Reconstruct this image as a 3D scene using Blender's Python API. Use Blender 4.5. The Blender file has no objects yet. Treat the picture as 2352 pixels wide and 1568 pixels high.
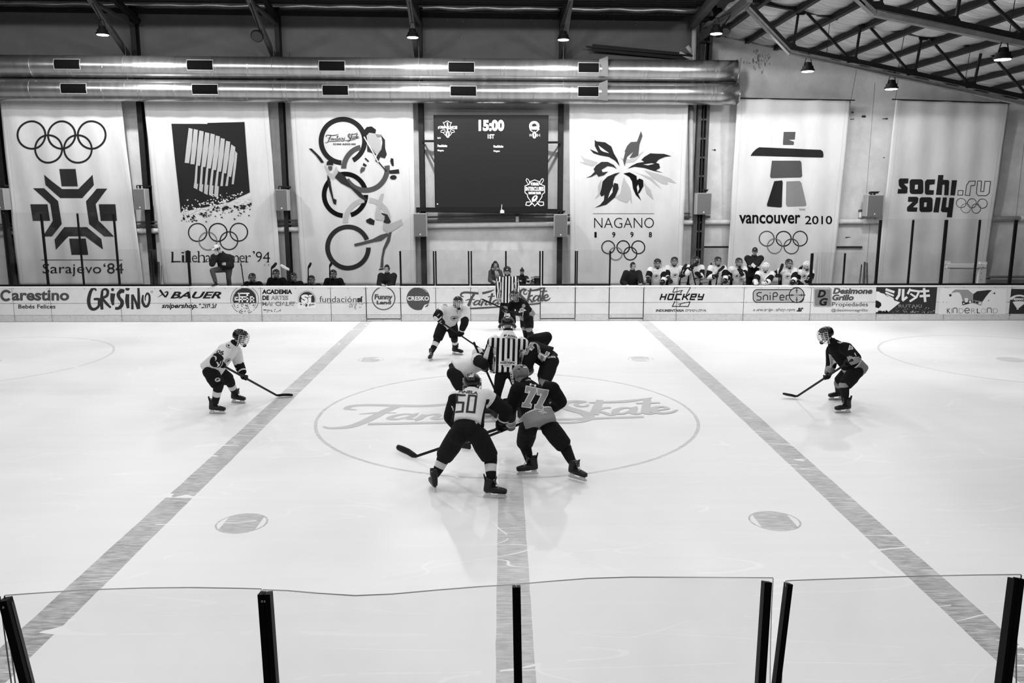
import bpy, bmesh, math, random
import numpy as np
from mathutils import Vector, Matrix
from mathutils.bvhtree import BVHTree

SC = bpy.context.scene
COL = SC.collection
R = math.radians
random.seed(7)
rng = np.random.default_rng(7)

# ------------------------------------------------------------------ camera, world, light, exposure
CAM = Vector((-0.07, 0.0, 4.0))
FPX, PITCH, YAW = 1870.0, R(10.36), R(0.635)
cd = bpy.data.cameras.new('camera')
cd.sensor_width = 36.0
cd.lens = 36.0 * FPX / 2352.0
cd.clip_end = 200
co = bpy.data.objects.new('camera', cd)
COL.objects.link(co)
co.location = CAM
co.rotation_euler = (R(90) - PITCH, 0, -YAW)
SC.camera = co

SC.view_settings.view_transform = 'Standard'
SC.view_settings.look = 'None'
SC.view_settings.gamma = 1.0
SC.view_settings.exposure = 0.0
SC.view_settings.use_curve_mapping = False
SC.cycles.use_denoising = True
SC.cycles.max_bounces = 6
SC.cycles.diffuse_bounces = 3
SC.cycles.glossy_bounces = 3
SC.cycles.transparent_max_bounces = 24
SC.cycles.caustics_reflective = False
SC.cycles.caustics_refractive = False

wd = bpy.data.worlds.new('hall')
SC.world = wd
wd.use_nodes = True
wd.node_tree.nodes['Background'].inputs[0].default_value = (0.5, 0.5, 0.5, 1)
wd.node_tree.nodes['Background'].inputs[1].default_value = 0.03

LAMP_W = 362.0
def lamp_light(x, y, z, power, size=0.34):
    d = bpy.data.lights.new('lamp_light', 'SPOT')       # wide open reflector
    d.spot_size = R(178); d.spot_blend = 0.06; d.shadow_soft_size = size / 2; d.energy = power
    o = bpy.data.objects.new('lamp_light', d)
    COL.objects.link(o)
    o.location = (x, y, z)
    return o
# the rows of high bay lamps over the rink that hang outside the frame
for yy, zz in ((3.0, 9.0), (8.5, 10.0), (14.0, 10.4), (19.5, 10.0)):
    for xx in (-17, -11, -5.5, 0, 5.5, 11, 17):
        lamp_light(xx, yy, zz if xx < 8 else zz - 0.12 * (xx - 6), LAMP_W)

# ------------------------------------------------------------------ pixel of the 2352 x 1568 frame -> point at a real depth
_fw = Vector((math.sin(YAW) * math.cos(PITCH), math.cos(YAW) * math.cos(PITCH), -math.sin(PITCH)))
_rt = Vector((math.cos(YAW), -math.sin(YAW), 0))
_up = _rt.cross(_fw)
def ray(px, py):
    return (_fw + _rt * ((px - 1176) / FPX) + _up * ((784 - py) / FPX))
def atY(px, py, Y):
    d = ray(px, py)
    return CAM + d * (Y / d.y)
def atZ(px, py, Z=0.0):
    d = ray(px, py)
    return CAM + d * ((Z - CAM.z) / d.z)
def ppm(Y):
    return FPX / (Y * 0.985 + 0.5)

# ------------------------------------------------------------------ materials (all greys: the photograph is black and white)
MATS = {}
def _mk(name):
    m = bpy.data.materials.new(name)
    m.use_nodes = True
    return m, m.node_tree.nodes, m.node_tree.links, m.node_tree.nodes['Principled BSDF']
def G(v, rough=0.6, metal=0.0, noise=0.0, scale=8.0, bump=0.0, bscale=40.0, emit=0.0, spec=0.2, stretch=None):
    key = (round(v, 4), rough, metal, noise, scale, bump, bscale, emit, spec, stretch)
    if key in MATS: return MATS[key]
    m, N, L, p = _mk('grey_%d' % len(MATS))
    p.inputs['Base Color'].default_value = (v, v, v, 1)
    p.inputs['Roughness'].default_value = rough
    p.inputs['Metallic'].default_value = metal
    p.inputs['Specular IOR Level'].default_value = spec
    if noise or bump:
        tc = N.new('ShaderNodeTexCoord'); mp = N.new('ShaderNodeMapping')
        if stretch: mp.inputs['Scale'].default_value = stretch
        L.new(tc.outputs['Object'], mp.inputs['Vector'])
    if noise:
        n = N.new('ShaderNodeTexNoise'); n.inputs['Scale'].default_value = scale
        n.inputs['Detail'].default_value = 6; n.inputs['Roughness'].default_value = 0.65
        L.new(mp.outputs['Vector'], n.inputs['Vector'])
        r = N.new('ShaderNodeMapRange')
        r.inputs['From Min'].default_value = 0.3; r.inputs['From Max'].default_value = 0.7
        r.inputs['To Min'].default_value = v * (1 - noise); r.inputs['To Max'].default_value = v * (1 + noise)
        L.new(n.outputs['Fac'], r.inputs['Value'])
        L.new(r.outputs['Result'], p.inputs['Base Color'])
    if bump:
        n2 = N.new('ShaderNodeTexNoise'); n2.inputs['Scale'].default_value = bscale
        n2.inputs['Detail'].default_value = 3
        L.new(mp.outputs['Vector'], n2.inputs['Vector'])
        b = N.new('ShaderNodeBump'); b.inputs['Strength'].default_value = bump; b.inputs['Distance'].default_value = 0.02
        L.new(n2.outputs['Fac'], b.inputs['Height'])
        L.new(b.outputs['Normal'], p.inputs['Normal'])
    if emit:
        p.inputs['Emission Color'].default_value = (1, 1, 1, 1)
        p.inputs['Emission Strength'].default_value = emit
    MATS[key] = m
    return m
def worn(v, keep=0.5, scale=14.0):
    """print that has flaked off in places"""
    key = ('worn', v, keep, scale)
    if key in MATS: return MATS[key]
    m, N, L, p = _mk('worn_print_%d' % len(MATS))
    p.inputs['Base Color'].default_value = (v, v, v, 1); p.inputs['Roughness'].default_value = 0.5
    tc = N.new('ShaderNodeTexCoord'); n = N.new('ShaderNodeTexNoise')
    n.inputs['Scale'].default_value = scale; n.inputs['Detail'].default_value = 5
    L.new(tc.outputs['Object'], n.inputs['Vector'])
    c = N.new('ShaderNodeMath'); c.operation = 'LESS_THAN'; c.inputs[1].default_value = keep
    L.new(n.outputs['Fac'], c.inputs[0])
    L.new(c.outputs[0], p.inputs['Alpha'])
    MATS[key] = m
    return m
def glass_mat(tint, gloss, rough=0.05):
    m, N, L, p = _mk('clear_panel')
    N.remove(p)
    t = N.new('ShaderNodeBsdfTransparent'); t.inputs[0].default_value = (tint, tint, tint, 1)
    g = N.new('ShaderNodeBsdfGlossy'); g.inputs['Roughness'].default_value = rough
    d = N.new('ShaderNodeBsdfDiffuse'); d.inputs[0].default_value = (.8, .8, .8, 1)
    f = N.new('ShaderNodeLayerWeight'); f.inputs[0].default_value = gloss
    mx = N.new('ShaderNodeMixShader'); L.new(f.outputs['Fresnel'], mx.inputs[0])
    tc = N.new('ShaderNodeTexCoord'); n = N.new('ShaderNodeTexNoise'); n.inputs['Scale'].default_value = 2.0; n.inputs['Detail'].default_value = 4
    L.new(tc.outputs['Object'], n.inputs['Vector'])
    r = N.new('ShaderNodeMapRange'); r.inputs['From Min'].default_value = 0.45; r.inputs['From Max'].default_value = 0.8
    r.inputs['To Min'].default_value = 0.0; r.inputs['To Max'].default_value = 0.035
    L.new(n.outputs['Fac'], r.inputs['Value'])
    m2 = N.new('ShaderNodeMixShader'); L.new(r.outputs['Result'], m2.inputs[0])
    L.new(t.outputs[0], m2.inputs[1]); L.new(d.outputs[0], m2.inputs[2])
    L.new(m2.outputs[0], mx.inputs[1]); L.new(g.outputs[0], mx.inputs[2])
    L.new(mx.outputs[0], N['Material Output'].inputs[0])
    return m
def field_mat(name, base, c1, c2=None, wave=0.0, rough=0.85, bump=0.35):
    """cloth whose sewn-in colour fields are read from the mesh's own attributes f1, f2"""
    m, N, L, p = _mk(name)
    p.inputs['Roughness'].default_value = rough; p.inputs['Specular IOR Level'].default_value = 0.08
    def at(nm):
        a = N.new('ShaderNodeAttribute'); a.attribute_name = nm; return a.outputs['Fac']
    s = at('f1')
    if wave:
        ml = N.new('ShaderNodeMath'); ml.operation = 'MULTIPLY'; ml.inputs[1].default_value = wave; L.new(s, ml.inputs[0])
        sn = N.new('ShaderNodeMath'); sn.operation = 'SINE'; L.new(ml.outputs[0], sn.inputs[0]); s = sn.outputs[0]
    g = N.new('ShaderNodeMath'); g.operation = 'GREATER_THAN'; g.inputs[1].default_value = 0.0; L.new(s, g.inputs[0])
    mx = N.new('ShaderNodeMix'); mx.data_type = 'RGBA'
    mx.inputs[6].default_value = (base, base, base, 1); mx.inputs[7].default_value = (c1, c1, c1, 1)
    L.new(g.outputs[0], mx.inputs[0]); out = mx.outputs[2]
    if c2 is not None:
        g2 = N.new('ShaderNodeMath'); g2.operation = 'GREATER_THAN'; g2.inputs[1].default_value = 0.0; L.new(at('f2'), g2.inputs[0])
        mx2 = N.new('ShaderNodeMix'); mx2.data_type = 'RGBA'
        L.new(out, mx2.inputs[6]); mx2.inputs[7].default_value = (c2, c2, c2, 1)
        L.new(g2.outputs[0], mx2.inputs[0]); out = mx2.outputs[2]
    L.new(out, p.inputs['Base Color'])
    if bump:
        tc = N.new('ShaderNodeTexCoord'); n = N.new('ShaderNodeTexNoise')
        n.inputs['Scale'].default_value = 7; n.inputs['Detail'].default_value = 4; n.inputs['Distortion'].default_value = 1.2
        L.new(tc.outputs['Object'], n.inputs['Vector'])
        b = N.new('ShaderNodeBump'); b.inputs['Strength'].default_value = bump; b.inputs['Distance'].default_value = 0.06
        L.new(n.outputs['Fac'], b.inputs['Height']); L.new(b.outputs['Normal'], p.inputs['Normal'])
    return m

# ------------------------------------------------------------------ mesh builder
def V(*a): return Vector(a)
class MB:
    def __init__(s): s.v = []; s.f = []; s.m = []
    def add(s, verts, faces, mi=0):
        o = len(s.v); s.v += [tuple(x) for x in verts]
        s.f += [tuple(i + o for i in f) for f in faces]; s.m += [mi] * len(faces)
    def box(s, lo, hi, mi=0):
        x0, y0, z0 = lo; x1, y1, z1 = hi
        s.add([(x0,y0,z0),(x1,y0,z0),(x1,y1,z0),(x0,y1,z0),(x0,y0,z1),(x1,y0,z1),(x1,y1,z1),(x0,y1,z1)],
              [(0,3,2,1),(4,5,6,7),(0,1,5,4),(1,2,6,5),(2,3,7,6),(3,0,4,7)], mi)
    def bbox(s, lo, hi, b=0.01, mi=0):
        """box with bevelled edges on its -Y (front) side"""
        x0, y0, z0 = lo; x1, y1, z1 = hi
        s.add([(x0+b,y0,z0+b),(x1-b,y0,z0+b),(x1-b,y0,z1-b),(x0+b,y0,z1-b),
               (x0,y0+b,z0),(x1,y0+b,z0),(x1,y0+b,z1),(x0,y0+b,z1),(x0,y1,z0),(x1,y1,z0),(x1,y1,z1),(x0,y1,z1)],
              [(0,1,2,3),(4,5,1,0),(5,6,2,1),(6,7,3,2),(7,4,0,3),(8,9,5,4),(9,10,6,5),(10,11,7,6),(11,8,4,7),(11,10,9,8)], mi)
    def bar(s, a, b, w, h, ref=(0,0,1), mi=0):
        """rectangular bar from a to b, w across, h along ref"""
        a = Vector(a); b = Vector(b); t = (b - a).normalized(); r = Vector(ref)
        x = t.cross(r)
        if x.length < 1e-4: x = t.cross(Vector((1, 0, 0)))
        x.normalize(); y = x.cross(t).normalized()
        vs = []
        for p in (a, b):
            for i, j in ((-1,-1),(1,-1),(1,1),(-1,1)): vs.append(p + x * (i*w/2) + y * (j*h/2))
        s.add(vs, [(3,2,1,0),(4,5,6,7),(0,1,5,4),(1,2,6,5),(2,3,7,6),(3,0,4,7)], mi)
    def loft(s, pts, rad, lat=(1,0,0), n=12, mi=0, cap=True, sq=1.0, mis=None):
        """tube through pts; rad = (across lat, other) per point; sq < 1 gives boxier rings"""
        pts = [Vector(p) for p in pts]; lat = Vector(lat); k = len(pts); rings = []
        for i, p in enumerate(pts):
            t = (pts[min(i+1, k-1)] - pts[max(i-1, 0)]).normalized()
            l = lat - t * lat.dot(t)
            if l.length < 1e-4: l = t.orthogonal()
            l.normalize(); w = t.cross(l)
            r = rad[i]; r = r if isinstance(r, (tuple, list)) else (r, r)
            ring = []
            for j in range(n):
                a = 2 * math.pi * j / n; c, q = math.cos(a), math.sin(a)
                if sq != 1.0:
                    c = math.copysign(abs(c) ** sq, c); q = math.copysign(abs(q) ** sq, q)
                ring.append(p + l * (c * r[0]) + w * (q * r[1]))
            rings.append(ring)
        vs = [x for rg in rings for x in rg]
        for i in range(k - 1):
            m_ = mis[i] if mis else mi
            o = i * n
            fs = [(o + j, o + (j+1) % n, o + n + (j+1) % n, o + n + j) for j in range(n)]
            if i == 0: base = len(s.v); s.v += [tuple(x) for x in vs]
            s.f += [tuple(q + base for q in f) for f in fs]; s.m += [m_] * n
        if cap:
            m0 = mis[0] if mis else mi; m1 = mis[-1] if mis else mi
            s.f.append(tuple(base + j for j in reversed(range(n)))); s.m.append(m0)
            s.f.append(tuple(base + (k-1)*n + j for j in range(n))); s.m.append(m1)
    def tube(s, pts, r, n=8, mi=0): s.loft(pts, [r] * len(pts), n=n, mi=mi, lat=(0.31, 0.17, 0.93) if abs((Vector(pts[-1])-Vector(pts[0])).normalized().z) < .9 else (1,0,0))
    def ball(s, c, r, n=12, mi=0, ax=None):
        c = Vector(c); r = r if isinstance(r, (tuple, list)) else (r, r, r)
        A = ax or (Vector((1,0,0)), Vector((0,1,0)), Vector((0,0,1)))
        vs = []; fs = []; k = n // 2
        for i in range(k + 1):
            th = math.pi * i / k
            for j in range(n):
                ph = 2 * math.pi * j / n
                vs.append(c + A[0]*(r[0]*math.sin(th)*math.cos(ph)) + A[1]*(r[1]*math.sin(th)*math.sin(ph)) + A[2]*(r[2]*math.cos(th)))
        for i in range(k):
            for j in range(n):
                fs.append((i*n+j, (i+1)*n+j, (i+1)*n+(j+1)%n, i*n+(j+1)%n))
        s.add(vs, fs, mi)
    def cyl(s, c, r0, r1, h, n=20, mi=0):
        c = Vector(c); s.loft([c, c + Vector((0,0,h))], [r0, r1], n=n, mi=mi)
    def mesh(s, name):
        me = bpy.data.meshes.new(name); me.from_pydata(s.v, [], s.f); me.polygons.foreach_set('material_index', s.m); me.update()
        return me
    def build(s, name, mats, parent=None, smooth=False, weld=False):
        me = s.mesh(name)
        for m in (mats if isinstance(mats, (list, tuple)) else [mats]): me.materials.append(m)
        if weld:
            bm = bmesh.new(); bm.from_mesh(me); bmesh.ops.remove_doubles(bm, verts=bm.verts, dist=1e-4); bm.to_mesh(me); bm.free()
        if smooth: me.polygons.foreach_set('use_smooth', [True] * len(me.polygons))
        return link(name, me, parent)
def link(name, me, parent=None):
    o = bpy.data.objects.new(name, me); COL.objects.link(o)
    if parent is not None:
        o.parent = parent
        o.matrix_parent_inverse = parent.matrix_world.inverted() if parent.type != 'EMPTY' else Matrix.Translation(-parent.location)
    return o
def smooth_by_angle(o, deg=40):
    me = o.data
    bm = bmesh.new(); bm.from_mesh(me)
    for f in bm.faces: f.smooth = True
    for e in bm.edges:
        if len(e.link_faces) == 2 and e.calc_face_angle(0) > R(deg): e.smooth = False
    bm.to_mesh(me); bm.free()
    return o
def tag(o, label=None, cat=None, group=None, kind=None):
    if label: o['label'] = label
    if cat: o['category'] = cat
    if group: o['group'] = group
    if kind: o['kind'] = kind
    return o
def thing(name, loc, label, cat, group=None):
    o = bpy.data.objects.new(name, None); o.empty_display_size = 0.1
    o.location = loc; COL.objects.link(o)
    return tag(o, label, cat, group)
def struct(o): o['kind'] = 'structure'; return o
def stuff(o): o['kind'] = 'stuff'; return o
def copy_tree(o, parent=None):
    c = o.copy(); COL.objects.link(c); c.parent = parent
    for ch in list(o.children): copy_tree(ch, c)
    return c

# ------------------------------------------------------------------ flat print: polygons in 2-D, then laid on a surface
class Art:
    """2-D shapes, y up or pixel y down; each shape is (list of triangles/quads, material index, layer)"""
    def __init__(s): s.v = []; s.f = []; s.m = []; s.lay = []
    def _add(s, vs, fs, mi, lay):
        o = len(s.v); s.v += [(x[0], x[1]) for x in vs]; s.lay += [lay] * len(vs)
        s.f += [tuple(i + o for i in f) for f in fs]; s.m += [mi] * len(fs)
    def poly(s, pts, mi=0, lay=0):
        bm = bmesh.new()
        vs = [bm.verts.new((x, y, 0)) for x, y in pts]
        try:
            f = bm.faces.new(vs); f.normal_update()
            bmesh.ops.triangulate(bm, faces=[f])
        except ValueError: pass
        bm.verts.index_update()
        s._add([(v.co.x, v.co.y) for v in bm.verts], [tuple(v.index for v in f.verts) for f in bm.faces], mi, lay)
        bm.free()
    def rect(s, x0, y0, x1, y1, mi=0, lay=0): s._add([(x0,y0),(x1,y0),(x1,y1),(x0,y1)], [(0,1,2,3)], mi, lay)
    def disc(s, cx, cy, r, mi=0, lay=0, n=32, ry=None):
        ry = ry or r
        s._add([(cx, cy)] + [(cx + r*math.cos(2*math.pi*i/n), cy + ry*math.sin(2*math.pi*i/n)) for i in range(n)],
               [(0, 1+i, 1+(i+1) % n) for i in range(n)], mi, lay)
    def ring(s, cx, cy, r, w, mi=0, lay=0, n=48, a0=0, a1=360, ry=None):
        k = max(4, int(n * abs(a1 - a0) / 360)); vs = []; q = (ry or r) / r
        for i in range(k + 1):
            a = R(a0 + (a1 - a0) * i / k)
            for rr in (r - w/2, r + w/2): vs.append((cx + rr*math.cos(a), cy + rr*q*math.sin(a)))
        s._add(vs, [(2*i, 2*i+1, 2*i+3, 2*i+2) for i in range(k)], mi, lay)
    def stroke(s, pts, w, mi=0, lay=0, smooth=True, closed=False):
        """pen stroke; w a number or a list of widths"""
        P = [Vector((p[0], p[1])) for p in pts]; n = len(P)
        Wd = list(w) if isinstance(w, (list, tuple)) else [w] * n
        if smooth and n > 2:
            Q = []; WW = []
            for i in range(n if closed else n - 1):
                if closed: p0, p1, p2, p3 = P[i-1], P[i], P[(i+1) % n], P[(i+2) % n]
                else: p0, p1, p2, p3 = P[max(i-1,0)], P[i], P[i+1], P[min(i+2,n-1)]
                for k in range(5):
                    t = k / 5
                    Q.append(0.5*((2*p1)+(p2-p0)*t+(2*p0-5*p1+4*p2-p3)*t*t+(3*p1-p0-3*p2+p3)*t**3))
                    WW.append(Wd[i] + (Wd[(i+1) % n] - Wd[i]) * t)
            if not closed: Q.append(P[-1]); WW.append(Wd[-1])
            P, Wd, n = Q, WW, len(Q)
        vs = []
        for i in range(n):
            if closed: d0 = (P[i] - P[i-1]); d1 = (P[(i+1) % n] - P[i])
            else: d0 = (P[i] - P[i-1]) if i else (P[1] - P[0]); d1 = (P[i+1] - P[i]) if i < n-1 else d0
            d0 = d0.normalized() if d0.length > 1e-9 else Vector((1,0)); d1 = d1.normalized() if d1.length > 1e-9 else d0
            nn = Vector((-d0.y, d0.x)) + Vector((-d1.y, d1.x))
            nn = nn.normalized() if nn.length > 1e-6 else Vector((-d0.y, d0.x))
            c = max(0.45, nn.dot(Vector((-d0.y, d0.x))))
            h = Wd[i] / 2 / c
            vs += [P[i] + nn * h, P[i] - nn * h]
        k = n if closed else n - 1
        s._add(vs, [(2*i, 2*i+1, (2*i+3) % (2*n), (2*i+2) % (2*n)) for i in range(k)], mi, lay)
        for i in range(len(vs)): s.lay[-len(vs) + i] += .11 * i / len(vs)      # a pen that crosses itself lies on top of itself
    def text(s, txt, x0, y0, x1, y1, mi=0, lay=0, bold=0.0, shear=0.0, down=True):
        """text stretched to fill the box; pixel rows run down"""
        vs, fs = glyphs(txt, bold, shear)
        if not len(vs): return
        a = vs.min(0); b = vs.max(0); sx = (x1-x0)/(b[0]-a[0]); sy = (y1-y0)/(b[1]-a[1])
        if down: pts = [(x0 + (p[0]-a[0])*sx, y1 - (p[1]-a[1])*sy) for p in vs]
        else: pts = [(x0 + (p[0]-a[0])*sx, y0 + (p[1]-a[1])*sy) for p in vs]
        s._add(pts, fs, mi, lay)
    def lay_on(s, name, fn, mats, parent, cell=None, wind=None):
        """fn(x, y, layer) -> 3-D point; cell = grid size for splitting so that print follows a curved surface"""
        v = s.v; f = s.f; m = s.m; lay = s.lay
        me = bpy.data.meshes.new(name)
        me.from_pydata([(a, b, l) for (a, b), l in zip(v, lay)], [], f)
        me.polygons.foreach_set('material_index', m)
        if cell:
            bm = bmesh.new(); bm.from_mesh(me)
            xs = [p[0] for p in v]; ys = [p[1] for p in v]
            for ax, lo, hi in ((0, min(xs), max(xs)), (1, min(ys), max(ys))):
                t = lo + cell
                while t < hi:
                    no = [0,0,0]; no[ax] = 1; pc = [0,0,0]; pc[ax] = t
                    bmesh.ops.bisect_plane(bm, geom=bm.verts[:] + bm.edges[:] + bm.faces[:], plane_co=pc, plane_no=no)
                    t += cell
            bm.to_mesh(me); bm.free()
        n = len(me.vertices); c = np.empty(n*3); me.vertices.foreach_get('co', c); c = c.reshape(-1, 3)
        out = [fn(x, y, l) for x, y, l in c]
        me.vertices.foreach_set('co', np.array(out, dtype=float).ravel()); me.update()
        for q in mats: me.materials.append(q)
        return link(name, me, parent)
_GL = {}
def glyphs(txt, bold, shear):
    k = (txt, bold, shear)
    if k in _GL: return _GL[k]
    cu = bpy.data.curves.new('t', 'FONT'); cu.body = txt; cu.offset = bold; cu.shear = shear; cu.resolution_u = 3
    o = bpy.data.objects.new('t', cu); COL.objects.link(o)
    dg = bpy.context.evaluated_depsgraph_get(); me = bpy.data.meshes.new_from_object(o.evaluated_get(dg))
    vs = np.array([v.co[:2] for v in me.vertices]).reshape(-1, 2); fs = [tuple(p.vertices) for p in me.polygons]
    bpy.data.objects.remove(o); bpy.data.curves.remove(cu); bpy.data.meshes.remove(me)
    _GL[k] = (vs, fs)
    return _GL[k]

def script_logo(A, mp, mi=0, lay=0, w=1.0, first=True, second=True):
    """the rink's brush-script name; mp maps the logo's own coordinates, sw is a pen width"""
    lv = [lay]
    def st(pts, wd):
        lv[0] += .12; A.stroke([mp(*p) for p in pts], [q * w * 1.18 for q in wd], mi, lv[0])
    if first:
        st([(1262,205),(1225,190),(1235,160),(1280,148),(1360,152),(1480,160),(1590,138),(1658,110)], [8,18,22,22,24,26,22,3])
        st([(1400,160),(1365,215),(1335,285),(1305,345),(1270,385),(1215,395),(1190,378)], [26,28,30,28,24,14,6])
        st([(1280,252),(1340,238),(1405,240)], [6,16,8])
        st([(1468,262),(1440,252),(1405,270),(1392,298),(1415,308),(1450,285),(1470,256),(1455,296),(1470,308),(1490,296)], [10,14,18,20,14,10,18,20,12,6])
        st([(1505,258),(1490,308),(1512,270),(1545,256),(1552,272),(1540,300),(1560,308),(1580,294)], [18,20,10,16,18,20,12,6])
        st([(1630,158),(1605,240),(1595,296),(1612,308),(1635,290)], [24,24,22,12,6])
        st([(1572,205),(1660,194)], [12,14])
        st([(1708,252),(1680,245),(1648,262),(1636,290),(1656,300),(1690,276),(1710,246),(1696,288),(1710,298),(1728,286)], [10,14,18,20,14,10,18,20,12,6])
        st([(1790,240),(1762,236),(1758,256),(1782,272),(1772,294),(1740,292)], [10,16,16,16,14,8])
        st([(1806,232),(1800,272),(1822,280),(1850,262),(1868,225),(1850,280),(1820,335),(1780,352),(1760,340)], [18,20,12,12,18,18,14,12,6])
        st([(1330,356),(1560,344),(1780,330),(2000,312),(2245,290)], [18,20,14,18,16])
    if second:
        st([(2075,150),(2062,172),(2035,165),(2035,135),(2065,115),(2030,108),(1995,130),(1985,172),(2015,212),(2050,250),(2060,295),(2030,335),(1970,350),(1935,338)], [8,12,14,14,14,20,26,30,32,32,30,20,14,6])
        st([(2080,128),(2150,122),(2230,108),(2320,68)], [10,20,24,4])
        st([(2125,95),(2105,170),(2080,268)], [20,24,26])
        st([(2150,190),(2128,190),(2098,222),(2120,245),(2138,268),(2160,258)], [12,16,12,18,18,6])
        st([(2225,195),(2195,190),(2165,215),(2158,248),(2180,256),(2210,228),(2232,192),(2216,246),(2232,258),(2252,240)], [10,14,20,22,14,10,20,22,12,6])
        st([(2300,80),(2278,170),(2262,244),(2280,256),(2305,236)], [20,24,24,12,6])
        st([(2248,138),(2335,130)], [14,14])
        st([(2300,222),(2345,202),(2335,178),(2305,190),(2290,228),(2312,252),(2350,242),(2378,214)], [10,14,14,18,24,20,14,5])
def hockey_logo(A, mp, mi=0, w=1.0, words=True, outline=None):
    """a stretched numeral behind the word HOCKEY"""
    def st(pts, wd, m=mi, l=0): A.stroke([mp(*p) for p in pts], wd * w, m, l, smooth=False)
    st([(1820,150),(1850,80),(2050,80),(1992,185)], 11)
    st([(1830,148),(1945,122),(1920,155)], 11)
    st([(1850,262),(1815,328),(2020,328),(2045,265)], 11)
    st([(1890,300),(2040,268)], 9); st([(1930,290),(1905,330)], 9)
    x = 1650
    def seg(*pts): st([(x + u*1.0 + (245 - v)*0.33, v) for u, v in pts], 19, mi, 1)
    seg((8,245),(8,165)); seg((66,245),(66,165)); seg((8,205),(66,205)); x += 95
    seg((8,240),(8,172),(66,172),(66,238),(8,238)); x += 95
    seg((75,172),(8,172),(8,238),(75,238)); x += 95
    seg((8,245),(8,165)); seg((80,165),(35,205),(80,245)); seg((8,205),(40,205)); x += 100
    seg((70,238),(8,238),(8,172),(66,172),(66,205),(8,205)); x += 95
    seg((8,165),(8,205),(66,205)); seg((66,165),(66,238),(8,238))

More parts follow.
